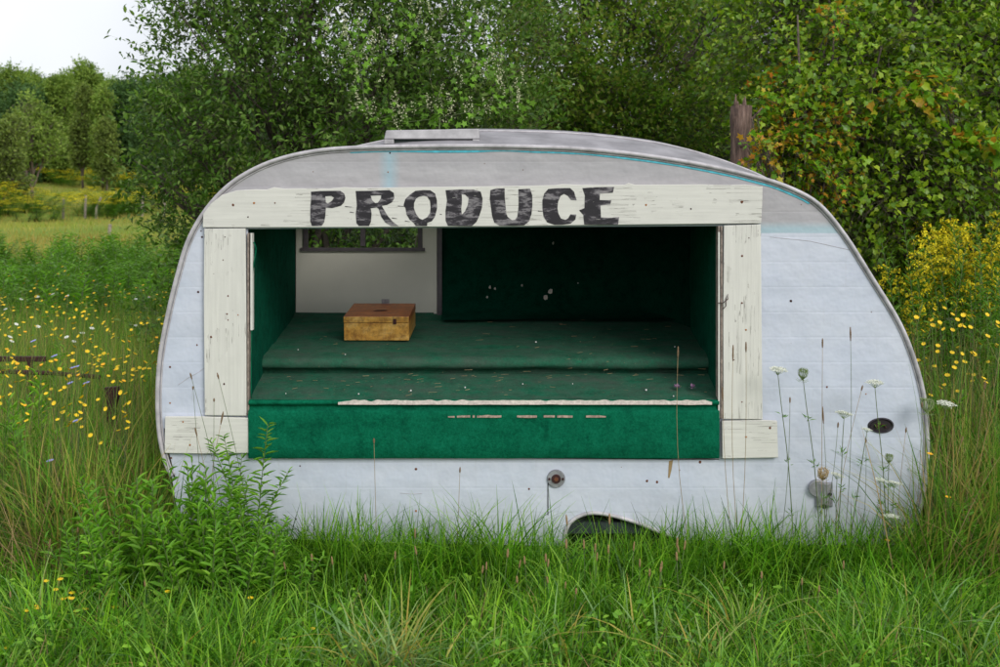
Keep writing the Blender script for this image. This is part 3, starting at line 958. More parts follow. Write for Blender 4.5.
# small dents and scratches as raised creases
mb = MB()
for pts in ([(178, 385), (188, 378), (199, 372), (204, 368)], [(183, 452.8), (196, 453.6), (210, 455), (222, 458)], [(735, 458.5), (700, 459.2), (660, 458)], [(400, 493), (412, 494), (422, 493.4)], [(770, 237), (810, 241), (850, 250)]):
    mb = MB()
    mb.tube([P(x, y, -0.001) for x, y in pts], 0.0013, 4)
    mb.build('crease', M['trim'], side)
# rust run below the counter
mb = MB()
mb.add([P(x, y, -0.0012) for x, y in ((669, 461), (673, 460), (671.5, 470), (669.5, 478), (668, 478), (668.5, 468))], [(0, 1, 2, 3, 4, 5)])
mb.build('rust_run', M['drystem'], side)
# wheel arch lip
mb = MB()
mb.tube([P(x, y, -0.006) for x, y in catmull(arch_px, 4)], 0.011, 6)
mb.build('wheel_arch_lip', M['trim'], T, True)
mb = MB()
mb.box(P(555, 0).x, P(700, 0).x, 0.28, 0.30, 0.05, 0.62)
mb.box(P(555, 0).x, P(700, 0).x, 0.01, 0.28, 0.60, 0.62)
mb.build('wheel_well', M['black'], T)


def wheel(xc, yc):
    e = bpy.data.objects.new('wheel', None)
    COL.objects.link(e)
    e.parent = T
    e.location = (xc, yc, 0.27)
    mb = MB()
    prof_ = [(0.17, -0.08), (0.25, -0.085), (0.28, -0.06), (0.29, 0), (0.28, 0.06), (0.25, 0.085), (0.17, 0.08)]
    n = 32
    vs = [(r_ * math.cos(2 * PI * i / n), y_, r_ * math.sin(2 * PI * i / n)) for i in range(n) for r_, y_ in prof_]
    mb.add(vs, [(i * 7 + j, i * 7 + j + 1, ((i + 1) % n) * 7 + j + 1, ((i + 1) % n) * 7 + j) for i in range(n) for j in range(6)])
    mb.build('tyre', M['black'], e, True)
    mb = MB()
    p2 = [(0.172, -0.075), (0.15, -0.05), (0.07, -0.045), (0.05, -0.06), (0.001, -0.06)]
    vs = [(r_ * math.cos(2 * PI * i / n), y_, r_ * math.sin(2 * PI * i / n)) for i in range(n) for r_, y_ in p2]
    mb.add(vs, [(i * 5 + j, i * 5 + j + 1, ((i + 1) % n) * 5 + j + 1, ((i + 1) % n) * 5 + j) for i in range(n) for j in range(4)])
    mb.build('rim', M['rust'], e, True)


wheel(P(625, 0).x, 0.16)
wheel(P(625, 0).x, 1.75)
mb = MB()
mb.box(-1.6, 2.1, 0.02, 1.86, 0.30, 0.36)
mb.build('floor_frame', M['liner'], T)
# roof vent
v0, v1 = P(384, 0, 0.14).x, P(479.5, 0, 0.14).x
zt, zb = P(0, 128, 0.14).z, P(0, 143.5, 0.14).z
zl = P(0, 139, 0.14).z
vent = empty('roof_vent')
vent.parent = T
mb = MB()
mb.box(v0 + 0.035, v1 - 0.015, 0.165, 0.52, zb - 0.02, zl + 0.002)
mb.build('vent_base', M['liner'], vent)
mb = MB()
vs = [(v0, 0.14, zl), (v1, 0.14, zl), (v1, 0.55, zl), (v0, 0.55, zl), (v0 + 0.01, 0.15, zt - 0.012), (v1 - 0.004, 0.15, zt - 0.004), (v1 - 0.004, 0.54, zt), (v0 + 0.02, 0.54, zt)]
mb.add(vs, [(0, 3, 2, 1), (4, 5, 6, 7), (0, 1, 5, 4), (1, 2, 6, 5), (2, 3, 7, 6), (3, 0, 4, 7)])
mb.box(v0, v0 + 0.055, 0.142, 0.55, zb - 0.004, zl)
mb.box(v1 - 0.04, v1, 0.142, 0.55, zb - 0.004, zl)
mb.build('vent_lid', M['vent_paint'], vent, bevel=0.006)
# small white tears on the back lining
for (x, y, r_) in ((490, 287, 1.6), (495, 288.6, 1.2), (487, 297, 1.2), (522, 285.5, 1.2), (550.5, 291, 2.6), (545.5, 297, 2.6), (553, 243, 1.4), (578, 283, 0.7)):
    mb = MB()
    c = P(x, y, 1.786 if y < 280 else (1.735 if y < 290 else 1.705))
    q = r_ * 0.0068
    vs = [c + Vector((math.cos(a_) * q * random.uniform(.5, 1.2), random.uniform(-.006, 0), math.sin(a_) * q * random.uniform(.6, 1.4))) for a_ in [i * PI / 3.5 for i in range(7)]]
    mb.add(vs, [tuple(range(7))])
    mb.build('wall_tear', M['tear'], T)

# ------------------------------------------------------------------ wooden box on the counter
bx0 = P(344, 343, 0.86)
bw_ = (409 - 344) * (D + 0.86) / F
B = empty('wooden_box', (bx0.x + bw_ / 2, 0.86, 1.262))
B.rotation_euler = (R(5.4), 0, R(-1.0))
tag(B, 'worn orange brown wooden box with a hinged lid on the green upper shelf', 'box')
hw, dp, hh = bw_ / 2, 0.46, 0.108
mb = MB()
mb.box(-hw, hw, 0, dp, 0.0, hh)
mb.build('box_body', M['box_side'], B, bevel=0.003)
mb = MB()
mb.box(-hw - 0.002, hw + 0.002, -0.003, dp + 0.002, hh + 0.003, hh + 0.042, 0)
lid = mb.build('lid', [M['box_top'], M['box_side']], B, bevel=0.003)
for f in lid.data.polygons:
    if f.normal.y < -0.9: f.material_index = 1
mb = MB()
pts = [(-0.045, dp * .42), (-0.02, dp * .46), (0.02, dp * .47), (0.05, dp * .45), (0.045, dp * .40), (0.01, dp * .38), (-0.03, dp * .385)]
mb.add([(x, y, hh + 0.044) for x, y in pts], [tuple(range(7))])
mb.build('lid_scar', M['rust'], lid)
mb = MB()
mb.box(-0.02, 0.03, dp - 0.01, dp + 0.004, hh + 0.04, hh + 0.07)
mb.build('hasp', M['galv'], B)
mb = MB()
mb.box(hw * 0.52, hw * 0.62, -0.007, -0.003, hh - 0.005, hh + 0.028)
mb.build('latch', M['rust'], B)

# litter on the shelves
lit = MB()
def shelf_z(y):
    return float(np.interp(y, [0, 0.12, 0.36, 0.4, 0.42, 1.0, 1.74], [1.04, 1.064, 1.114, 1.19, 1.214, 1.264, 1.337])) + 0.009
for i in range(95):
    y = random.choice([random.uniform(0.02, 0.36), random.uniform(0.25, 0.38), random.uniform(0.45, 1.6)])
    x = random.uniform(-1.25, 1.15)
    z = shelf_z(y)
    l, a_ = random.uniform(0.006, 0.05), random.gauss(0, 0.5)
    lit.tube([(x, y, z), (x + l * math.cos(a_), y + l * math.sin(a_), z + random.uniform(-.001, .004))], random.uniform(0.0006, 0.0012), 3, 0)
for i in range(12):
    y = random.choice([random.uniform(0.02, 0.36), random.uniform(0.45, 1.2)])
    x = random.uniform(-1.25, 1.15)
    z = shelf_z(y)
    q = random.uniform(0.002, 0.0045)
    lit.box(x - q, x + q, y - q, y + q, z - 0.003, z + q, 1)
tag(lit.build('shelf_litter', [M['drystem'], M['litter_white']]), 'straw bits and white crumbs scattered over the green shelves', 'litter', kind='stuff')
for i, (x, y, lb) in enumerate(((677, 389, 'left one of the two mauve fallen blossoms at the right end of the shelf'), (692, 392, 'right one of the two mauve fallen blossoms at the right end of the shelf'))):
    mb = MB()
    c = P(x, y, 0.12)
    c.z = shelf_z(0.12) + 0.012
    for q in range(14):
        a_, e_ = random.uniform(0, 2 * PI), random.uniform(-0.3, 1.2)
        d_ = Vector((math.cos(a_) * math.cos(e_), math.sin(a_) * math.cos(e_), math.sin(e_)))
        s_ = d_.cross(Vector((0, 0, 1))).normalized() * 0.008
        mb.add([c, c + d_ * 0.014 + s_, c + d_ * 0.026, c + d_ * 0.014 - s_], [(0, 1, 2, 3)])
    tag(mb.build('fallen_blossom', M['litter_pink']), lb, 'flower')

# ------------------------------------------------------------------ vegetation tools
def unit(v):
    return v / np.maximum(np.linalg.norm(v, axis=1, keepdims=True), 1e-9)


T_DIAM = (np.array([(0, 0, 0), (-.5, .42, .10), (0, 1, -.04), (.5, .42, .10)]), np.array([(0, 1, 2), (0, 2, 3)]))
T_OVAL = (np.array([(0, 0, 0), (-.42, .25, .09), (-.44, .6, .06), (0, 1, -.08), (.44, .6, .06), (.42, .25, .09)]),
          np.array([(0, 1, 2), (0, 2, 3), (0, 3, 4), (0, 4, 5)]))
T_STAR = (np.array([(0, .3, 0), (0, 0, 0), (-.42, -.08, .05), (-.30, .2, .06), (-.62, .48, .04), (-.20, .55, .05), (0, 1, -.10), (.20, .55, .05), (.62, .48, .04), (.30, .2, .06), (.42, -.08, .05)]),
          np.array([(0, i, i + 1) for i in range(1, 10)] + [(0, 10, 1)]))
T_LOBE = (np.array([(0, .3, 0), (0, 0, 0), (-.36, -.08, .08), (-.46, .2, .12), (-.50, .46, .10), (-.24, .62, .06), (0, 1.05, -.14), (.24, .62, .06), (.50, .46, .10), (.46, .2, .12), (.36, -.08, .08)]),
          np.array([(0, i, i + 1) for i in range(1, 10)] + [(0, 10, 1)]))


def leaves(pos, dr, nr, ln, wd, tpl):
    tv, tf = tpl
    y = unit(dr)
    x = unit(np.cross(y, nr))
    z = np.cross(x, y)
    n, k = len(pos), len(tv)
    V = pos[:, None, :] + x[:, None, :] * (tv[None, :, 0:1] * wd[:, None, None]) + y[:, None, :] * (tv[None, :, 1:2] * ln[:, None, None]) + z[:, None, :] * (tv[None, :, 2:3] * ln[:, None, None])
    Fc = tf[None] + (np.arange(n) * k)[:, None, None]
    return V.reshape(-1, 3), Fc.reshape(-1, 3)


def twigs_mesh(p0, p1, r):
    """three sided thin sticks"""
    n = len(p0)
    t = unit(p1 - p0)
    a = unit(np.cross(t, np.tile([[0.3, 0.9, 0.2]], (n, 1))))
    b = np.cross(t, a)
    V = np.zeros((n, 6, 3))
    for j in range(3):
        th = 2 * PI * j / 3
        o = (a * math.cos(th) + b * math.sin(th))
        V[:, j] = p0 + o * r
        V[:, 3 + j] = p1 + o * r * 0.4
    f = np.array([(0, 1, 4, 3), (1, 2, 5, 4), (2, 0, 3, 5)])
    return V.reshape(-1, 3), (f[None] + (np.arange(n) * 6)[:, None, None]).reshape(-1, 4)


def crown(clumps, ntw, per, llen, lwid, tpl, twl=0.35, gap=0.0, gs=1.3, seed=0, up=0.35, droop=0.0, shell=0.45):
    rg = np.random.default_rng(seed)
    cs = np.array([c[:3] for c in clumps], float)
    rs = np.array([c[3:6] for c in clumps], float)
    wts = rs.prod(1) ** 0.75
    idx = rg.choice(len(clumps), ntw, p=wts / wts.sum())
    u = unit(rg.normal(size=(ntw, 3)))
    r = shell + (1.03 - shell) * rg.random(ntw) ** 0.7
    p = cs[idx] + u * rs[idx] * r[:, None]
    if gap > 0:
        nv = np.array([noise.noise(Vector((a * gs + seed, b * gs, c * gs))) for a, b, c in p])
        keep = nv > (-0.55 + gap)
        p, u = p[keep], u[keep]
    m = len(p)
    d = unit(u * 0.9 + rg.normal(size=(m, 3)) * 0.55 + np.array([[0, 0, up]]))
    L = twl * rg.uniform(0.6, 1.3, m)
    s = np.arange(per) / per
    pos = p[:, None, :] + d[:, None, :] * (L[:, None, None] * (s[None, :, None] + .05))
    pos[:, :, 2] -= (droop * L[:, None] * s[None, :] ** 2)
    pos += rg.normal(size=pos.shape) * llen * 0.15
    pos = pos.reshape(-1, 3)
    dd = np.repeat(d, per, axis=0)
    q = len(pos)
    ld = unit(dd * 0.6 + rg.normal(size=(q, 3)) * 0.75 + np.array([[0, 0, -droop * .6]]))
    nn = unit(rg.normal(size=(q, 3)) * 0.6 + np.array([[0, -0.25, 0.9]]))
    sc = rg.uniform(0.6, 1.3, q)
    V, Fc = leaves(pos, ld, nn, llen * sc, lwid * sc, tpl)
    e = p + d * L[:, None] * 0.95
    e[:, 2] -= droop * L
    return V, Fc, p - u * rs[idx][:m] * 0 - d * L[:, None] * 0.4, e


def tree(name, base, clumps, ntw, per, llen, lwid, tpl, mat, bark, label, cat='tree', group=None, tr=0.1, twl=0.35, gap=0.0, gs=1.3,
         seed=0, up=0.35, droop=0.0, trunks=1, shell=0.45, twr=0.004, crown_name='crown'):
    """clumps are relative to the base"""
    root = empty(name, base)
    tag(root, label, cat, group)
    V, Fc, a, b = crown(clumps, ntw, per, llen, lwid, tpl, twl, gap, gs, seed, up, droop, shell)
    link(crown_name, np_mesh(crown_name, V, Fc), mat, root)
    rnd = random.Random(seed)
    mb = MB()
    for t in range(trunks):
        bx, by = (rnd.uniform(-.3, .3), rnd.uniform(-.3, .3)) if trunks > 1 else (0, 0)
        mine = [c for i, c in enumerate(clumps) if i % trunks == t]
        if not mine: continue
        topz = max(c[2] for c in mine)
        mxx, myy = sum(c[0] for c in mine) / len(mine), sum(c[1] for c in mine) / len(mine)
        tp = [Vector((bx + (mxx - bx) * q ** 1.5 + 0.05 * rnd.uniform(-1, 1) * (q > 0), by + (myy - by) * q ** 1.5, -0.1 + (topz + 0.1) * q)) for q in [i / 7 for i in range(8)]]
        mb.tube(tp, [tr * (1.15 - q * 0.95) for q in [i / 7 for i in range(8)]], 8)
        for c in mine:
            q0 = min(5, max(1, int(7 * (c[2] / topz) * 0.5)))
            s0 = tp[q0]
            e0 = Vector(c[:3])
            pts = []
            for j in range(6):
                q = j / 5
                v = s0.lerp(e0, q)
                v.z += 0.25 * math.sin(PI * q) * (e0 - s0).length * 0.3
                v += Vector((rnd.uniform(-1, 1), rnd.uniform(-1, 1), rnd.uniform(-1, 1))) * 0.03 * (e0 - s0).length * (0 < j < 5)
                pts.append(v)
            r0 = tr * 0.55
            mb.tube(pts, [r0 * (1 - 0.75 * j / 5) for j in range(6)], 6)
            for k in range(4):
                e1 = e0 + Vector((rnd.uniform(-1, 1) * c[3], rnd.uniform(-1, 1) * c[4], rnd.uniform(-.3, 1) * c[5])) * 0.75
                s1 = pts[3]
                m_ = s1.lerp(e1, 0.5) + Vector((rnd.uniform(-.1, .1), rnd.uniform(-.1, .1), 0.08))
                mb.tube([s1, m_, e1], [r0 * 0.4, r0 * 0.25, r0 * 0.08], 5)
    tv = np.array([tuple(v) for v in mb.v])
    o = mb.build('trunk', bark, root, True)
    if twr > 0:
        V2, F2 = twigs_mesh(a, b, twr)
        link('twigs', np_mesh('twigs', V2, F2), bark, root)
    return root


# ------------------------------------------------------------------ near trees behind the trailer
def cl(px, py, Y, rx, ry, rz, base):
    v = P(px, py, Y)
    return (v.x - base[0], v.y - base[1], v.z - base[2], rx, ry, rz)


b0 = (-1.75, 5.2, 0.0)
q = [(215, 60, 4.6, .62, .8, .75), (250, -15, 4.9, .7, .9, .8), (178, 140, 4.6, .42, .6, .5), (195, 195, 4.8, .5, .7, .45), (265, 110, 4.4, .7, .8, .7), (330, 50, 4.8, .8, .9, .9),
     (330, 140, 4.3, .8, .8, .6), (400, 90, 4.5, .85, .9, .8), (420, 0, 5.0, .8, 1, .9), (480, 60, 4.8, .75, .9, .8), (480, 130, 4.4, .7, .8, .5), (300, -60, 5.3, .9, 1, .9), (430, -80, 5.5, 1, 1, .9),
     (240, 230, 5.0, .7, .8, .5), (330, 260, 5.2, .9, .8, .6), (450, 260, 5.2, .9, .8, .6), (330, 380, 5.4, .9, .8, .6), (450, 380, 5.4, .9, .8, .6), (220, 330, 5.3, .8, .8, .6), (150, 175, 4.7, .22, .4, .25),
     (160, 110, 4.6, .16, .3, .18), (205, 8, 4.8, .28, .5, .28)]
tree('olive_shrub', b0, [cl(a, b, c, d, e, f, b0) for a, b, c, d, e, f in q], 9800, 8, 0.060, 0.028, T_OVAL, M['oliveleaf'], M['bark'],
     'large dense dark green shrub rising behind the left half of the trailer', 'shrub', tr=0.075, twl=0.34, gap=0.14, gs=1.6, twr=0.0014, seed=3, up=0.45, trunks=4)
b1 = (0.85, 7.6, 0.05)
q = [(560, 70, 7.2, .75, .9, .8), (600, 120, 7.0, .8, .8, .6), (560, 10, 7.5, .6, .9, .6), (640, 70, 7.4, .75, .9, .7), (660, 130, 7.2, .8, .8, .5), (640, 0, 7.8, .6, .9, .6), (590, -50, 8, .9, 1, .8), (530, 120, 7, .6, .7, .5),
     (600, 200, 7.4, 1.2, .9, .7), (560, 300, 7.5, 1.2, .9, .7), (670, 300, 7.6, 1.1, .9, .7), (700, 40, 7.9, .6, .8, .7)]
tree('thin_leaved_tree', b1, [cl(a, b, c, d, e, f, b1) for a, b, c, d, e, f in q], 9000, 8, 0.066, 0.034, T_OVAL, M['thinleaf'], M['bark'],
     'loose olive green tree with bright sky showing through, behind the middle of the trailer roof', 'tree', tr=0.07, twl=0.42, gap=0.28, gs=1.5, twr=0.0018, seed=5, up=0.5, trunks=3)
b2 = (2.35, 10.2, 0.1)
q = [(690, 70, 10, .8, .8, .9), (715, 130, 10, .9, .8, .7), (700, 0, 10.2, .6, .7, .8), (735, 60, 10, .8, .8, .8), (700, 190, 10, 1.2, .9, .8), (750, -30, 10.3, .7, .8, .8), (720, 280, 10, 1.3, .9, .9), (660, 150, 10, .7, .8, .5)]
tree('cedar_tree', b2, [cl(a, b, c, d, e, f, b2) for a, b, c, d, e, f in q], 5200, 12, 0.07, 0.011, T_DIAM, M['darkleaf'], M['bark'],
     'very dark narrow evergreen between the loose tree and the vine covered tree', 'tree', tr=0.13, twl=0.4, gap=0.05, seed=8, up=-0.1, droop=0.3)
b3 = (3.75, 4.6, 0.0)
q = [(800, 40, 4.2, .75, .8, .7), (860, 90, 3.7, .8, .8, .7), (810, 130, 3.6, .5, .7, .5), (900, 20, 4.3, .9, .9, .8), (960, 90, 3.9, .7, .8, .7), (880, 180, 3.5, .65, .7, .6), (940, 170, 3.6, .6, .7, .5), (990, 20, 4.5, .6, .8, .6),
     (770, 0, 4.5, .55, .7, .5), (1040, 120, 4.2, .8, .9, .9), (1060, 20, 4.6, .8, .9, .8), (850, -50, 4.8, 1, 1, .7), (980, -60, 5, 1, 1, .7), (920, 240, 3.9, .9, .7, .5), (1020, 230, 3.9, .7, .7, .6), (860, 260, 4.3, .8, .7, .6), (960, 330, 4.4, 1.3, .7, .7)]
tree('vine_covered_tree', b3, [cl(a, b, c, d, e, f, b3) for a, b, c, d, e, f in q], 15500, 6, 0.048, 0.042, T_LOBE, M['vineleaf'], M['bark'],
     'leafy tree smothered in broad bright green vine leaves at the right', 'tree', tr=0.13, twl=0.34, gap=0.27, gs=2.0, seed=12, twr=0.002, up=0.15, droop=0.5, shell=0.55)
b4 = (2.55, 3.6, 0.0)
q = [(800, 118, 3.2, .26, .3, .17), (775, 135, 3.2, .2, .3, .12), (830, 128, 3.15, .22, .3, .13), (782, 175, 3.3, .15, .25, .13), (800, 150, 3.1, .3, .3, .18), (764, 152, 2.6, .11, .2, .12), (752, 118, 2.7, .06, .1, .06), (790, 85, 3.5, .2, .3, .14), (825, 182, 3.1, .2, .25, .14), (795, 205, 3.3, .12, .2, .1), (835, 18, 3.3, .12, .2, .06)]
tree('maple_sapling', b4, [cl(a, b, c, d, e, f, b4) for a, b, c, d, e, f in q], 900, 6, 0.050, 0.044, T_STAR, M['redleaf'], M['bark'],
     'young maple with yellow, orange and red turning leaves beside the broken trunk', 'tree', tr=0.035, twl=0.2, gap=0.1, seed=14, up=0.1, droop=0.3, shell=0.1)
# small distinct turning sprays in the vines at the far right
b5 = (4.15, 3.4, 0.0)
q = [(985, 140, 3.0, .2, .2, .1), (925, 90, 3.0, .14, .2, .08), (888, 98, 3.0, .12, .2, .08), (940, 85, 3.0, .1, .2, .06)]
tree('woodbine_vine', b5, [cl(a, b, c, d, e, f, b5) for a, b, c, d, e, f in q], 90, 6, 0.075, 0.06, T_LOBE, M['redleaf'], M['bark'],
     'thin climbing vine with reddish leaves at the right edge of the green vines', 'vine', tr=0.015, twl=0.16, seed=17, up=0.1, droop=0.4, shell=0.1, twr=0.002)
# dark backing trees behind, so that only small pieces of sky show
for i, (x, y, h, s, lb) in enumerate(((-1.6, 12.5, 3.9, 21, 'dark tree hidden behind the large left shrub'), (5.2, 9.5, 5.6, 22, 'tall dark tree behind the vine covered tree'), (8.2, 8.0, 5.0, 23, 'dark bushy tree at the far right edge behind the vines'))):
    q = [(random.uniform(-1.3, 1.3), random.uniform(-.8, .8), random.uniform(0.15, 1) * h, 1.0, .9, .8) for _ in range(11)]
    tree('backing_tree', (x, y, ter(x, y)), q, 3000, 7, 0.10, 0.055, T_OVAL, M['fardark'] if i != 1 else M['oliveleaf'], M['bark'], lb, tr=0.12, twl=0.5, gap=0.1, seed=s)

# broken trunk
TB = P(735, 165, 3.0)
r = empty('broken_tree_trunk', (TB.x, 3.0, 0))
tag(r, 'bare broken grey brown tree trunk standing behind the right end of the roof', 'tree trunk')
mb = MB()
pts, rr = [], []
z1 = P(0, 106, 3.0).z
for i in range(24):
    q_ = i / 23
    pts.append((0.045 * q_ + 0.01 * math.sin(q_ * 9), 0, z1 * q_))
    rr.append((0.10 - 0.016 * q_) * (1 + 0.10 * noise.noise(Vector((0, 0, i * 0.9)))))
mb.tube(pts, rr, 14)
for i in range(7):                                    # jagged broken top
    a_ = i * 2 * PI / 7
    mb.tube([(0.045 + 0.045 * math.cos(a_), 0.045 * math.sin(a_), z1 - 0.05), (0.045 + 0.05 * math.cos(a_), 0.05 * math.sin(a_), z1 + random.uniform(0, .10))], [0.022, 0.004], 5)
tk = mb.build('trunk', M['deadbark'], r, True)
for v in tk.data.vertices:
    v.co.x += 0.012 * noise.noise(Vector((v.co.x * 30, v.co.y * 30, v.co.z * 6)))
mb = MB()
mb.tube([(0.05, -0.02, z1 - 0.12), (0.13, -0.06, z1 - 0.10), (0.2, -0.08, z1 - 0.02)], [0.014, 0.009, 0.005], 6)
mb.build('branch_stub', M['deadbark'], r, True)
mb = MB()
mb.tube([(0.02, -0.05, z1 - 0.33), (0.05, -0.12, z1 - 0.31)], [0.02, 0.012], 7)
mb.build('branch_stub', M['deadbark'], r, True)
mb = MB()
mb.tube([(0.05, -0.03, z1 - 0.3), (0.15, -0.05, z1 - 0.29), (0.22, -0.06, z1 - 0.33)], [0.008, 0.006, 0.003], 5)
mb.build('branch_stub', M['deadbark'], r, True)

# wild cucumber vine with cream flower spikes over the shrub
CV = P(440, 120, 3.7)
r = empty('wild_cucumber_vine', (CV.x, 3.9, 0))
tag(r, 'bright green climbing vine with cream flower spikes across the dark shrub', 'vine')
rg = np.random.default_rng(5)
paths = [[(360, 20), (358, 45), (362, 80), (370, 115), (400, 122), (440, 118)], [(440, 118), (470, 112), (500, 108), (520, 110)], [(400, 10), (430, 40), (480, 60), (500, 95)], [(330, 35), (350, 50), (390, 55), (410, 30)], [(470, 10), (490, 40), (505, 75), (515, 110)],
         [(380, 118), (420, 108), (455, 90), (475, 70)]]
lp, sp_, mbs = [], [], MB()
for pth in paths:
    pts = [P(x, y, 3.55 + 0.1 * math.sin(x * 0.05)) for x, y in catmull(pth, 6)]
    mbs.tube([p - r.location for p in pts], 0.004, 4)
    for p in pts:
        for _ in range(2):
            lp.append(p - r.location + Vector(rg.normal(size=3) * (0.06, 0.04, 0.06)))
        if rg.random() < 0.75: sp_.append(p - r.location + Vector(rg.normal(size=3) * (0.09, 0.05, 0.07)))
mbs.tube([Vector((0, 0.3, 0)), Vector((-.1, 0.1, 1.4)), paths and (P(440, 118, 3.55) - r.location)], 0.008, 5)
mbs.build('stem', M['stem'], r, True)
lp = np.array([tuple(v) for v in lp])
V, Fc = leaves(lp, unit(rg.normal(size=lp.shape) * 0.6 + [[0, -.3, -.6]]), unit(rg.normal(size=lp.shape) * 0.3 + [[0, -.9, .4]]), rg.uniform(.035, .065, len(lp)), rg.uniform(.035, .07, len(lp)), T_STAR)
link('leaves', np_mesh('leaves', V, Fc), M['cukeleaf'], r)
pp_, dd_ = [], []
for s in sp_:
    d = np.array([rg.uniform(-.5, .5), -.2, 1.0])
    for k in range(26):
        t_ = rg.random()
        pp_.append(np.array(s) + d * 0.14 * t_ + rg.normal(size=3) * 0.014 * (1.2 - t_))
pp_ = np.array(pp_)
V, Fc = leaves(pp_, rg.normal(size=pp_.shape), rg.normal(size=pp_.shape), np.full(len(pp_), .016), np.full(len(pp_), .012), T_DIAM)
link('flower_spikes', np_mesh('flower_spikes', V, Fc), M['cream'], r)

# ------------------------------------------------------------------ far trees
def far_proto(seed, h, wdt, mat, bark, n, dense=True, low=0.10):
    rnd = random.Random(seed)
    q = []
    for _ in range(n):
        z = rnd.uniform(low, 0.92)
        rw = wdt * math.sin(PI * min(1, max(.18, (z - low + .12) / (1.05 - low)))) ** 0.7
        a_ = rnd.uniform(0, 2 * PI)
        q.append((math.cos(a_) * rw * 0.6, math.sin(a_) * rw * 0.6, z * h, wdt * .42, wdt * .42, h * .10))
    return q


FT = []
specs = [(31, 9.5, 2.6, 'farleaf', 'bark', 26, 2600), (32, 11.0, 2.3, 'farleaf2', 'bark', 24, 2300), (33, 8.5, 3.0, 'farleaf', 'palebark', 22, 2200), (34, 10.0, 2.5, 'fardark', 'bark', 26, 2400)]
far_label = ['round crowned mid green tree in the far wood line beyond the meadow', 'tall loose yellow green tree in the far wood line beyond the meadow',
             'spreading green tree with a pale trunk in the far wood line beyond the meadow', 'dark green tree in the far wood line beyond the meadow']
far_pos = []
for i in range(64):
    px = -260 + i * 22 + random.uniform(-9, 9) if i < 40 else random.uniform(-350, 1400)
    if i < 24: px = -70 + i * 12 + random.uniform(-5, 5)
    dY = random.uniform(118, 165)
    far_pos.append((px, dY))
protos = []
for (s, h, wd, mt, bk, n, ntw) in specs:
    protos.append((far_proto(s, h, wd, M[mt], M[bk], n), s, h, M[mt], M[bk], ntw))
roots = []
cnt = 0
for i in range(56): far_pos.append((-760 + i * 20 + random.uniform(-8, 8), random.uniform(125, 175)))
for q_ in (-85, -60, -38, -18, 0, 14, 26, 40, 52, 62, 132, 146, 160, 178, 196, 220): far_pos.append((q_ + random.uniform(-3, 3), random.uniform(98, 112)))
for i in range(60): far_pos.append((-90 + (i % 30) * 10 + random.uniform(-5, 5), random.uniform(150, 200)))
for (px, Yd) in far_pos:
    k = random.choice([0, 0, 1, 1, 2, 3, 3]) if px < 70 or px > 100 else random.choice([0, 1, 1])
    if 120 < px < 170: k = 3
    x = (px - CX) * (D + Yd) / F
    z = ter(x, Yd) - 0.1
    lab = far_label[k]
    while len(roots) <= k: roots.append(None)
    if roots[k] is None:
        q, s, h, mt, bk, ntw = protos[k]
        roots[k] = tree('deciduous_tree', (x, Yd, z), q, ntw, 9, 0.27, 0.17, T_DIAM, mt, bk, lab, tr=0.2, twl=1.0, gap=0.08, gs=0.4, seed=s, group='trees of the far wood line', twr=0, shell=0.3)
    else:
        dup(roots[k], (x, Yd, z), random.uniform(0, 6.28), random.uniform(0.85, 1.08), lab, 'trees of the far wood line')
# closer single trees of the meadow edge
for (px, Yd, hgt, rad, sd_, mt, bk, tr_, lb) in ((32, 74, 7.6, 2.2, 61, 'farleaf2', 'palebark', .12, 'spreading tree with a pale bare trunk at the left of the meadow edge'),
                                           (83, 88, 8.2, 0.75, 62, 'farleaf', 'bark', .09, 'slim tree with a straight dark trunk left of the gap in the meadow edge'),
                                           (103, 86, 7.9, 0.8, 63, 'farleaf2', 'bark', .09, 'slim light green tree in the middle of the gap at the meadow edge'),
                                           (107, 84, 6.0, 0.6, 64, 'farleaf', 'bark', .07, 'shortest slim tree right of the middle of the gap'),
                                           (5, 64, 5.6, 1.6, 65, 'farleaf', 'bark', .14, 'round green tree at the left edge of the photo, nearest meadow edge tree')):
    x = (px - CX) * (D + Yd) / F
    tree('deciduous_tree', (x, Yd, ter(x, Yd) - .1), far_proto(sd_, hgt, rad, None, None, 16, low=.26 if sd_ != 65 else .08), 1500, 8, 0.20, 0.13, T_DIAM, M[mt], M[bk], lb, tr=tr_, twl=0.6, gap=0.12, gs=0.8, seed=sd_,
         group='trees at the meadow edge', twr=0.012, shell=0.3)
near_far = [(-45, 0, 70, 1.05, 2, 'wide pale trunked tree just past the left edge'),
            (152, 0, 88, 0.8, 3, 'dark tree at the meadow edge partly hidden by the large shrub')]
for (px, _, Yd, sc, k, lb) in near_far:
    x = (px - CX) * (D + Yd) / F
    s = (sc * 0.72, sc * 0.72, sc * 0.82)
    if k == 1: s = (sc * 0.45, sc * 0.45, sc * 0.78)
    dup(roots[k], (x, Yd, ter(x, Yd) - 0.1), random.uniform(0, 6), s, lb, 'trees at the meadow edge')

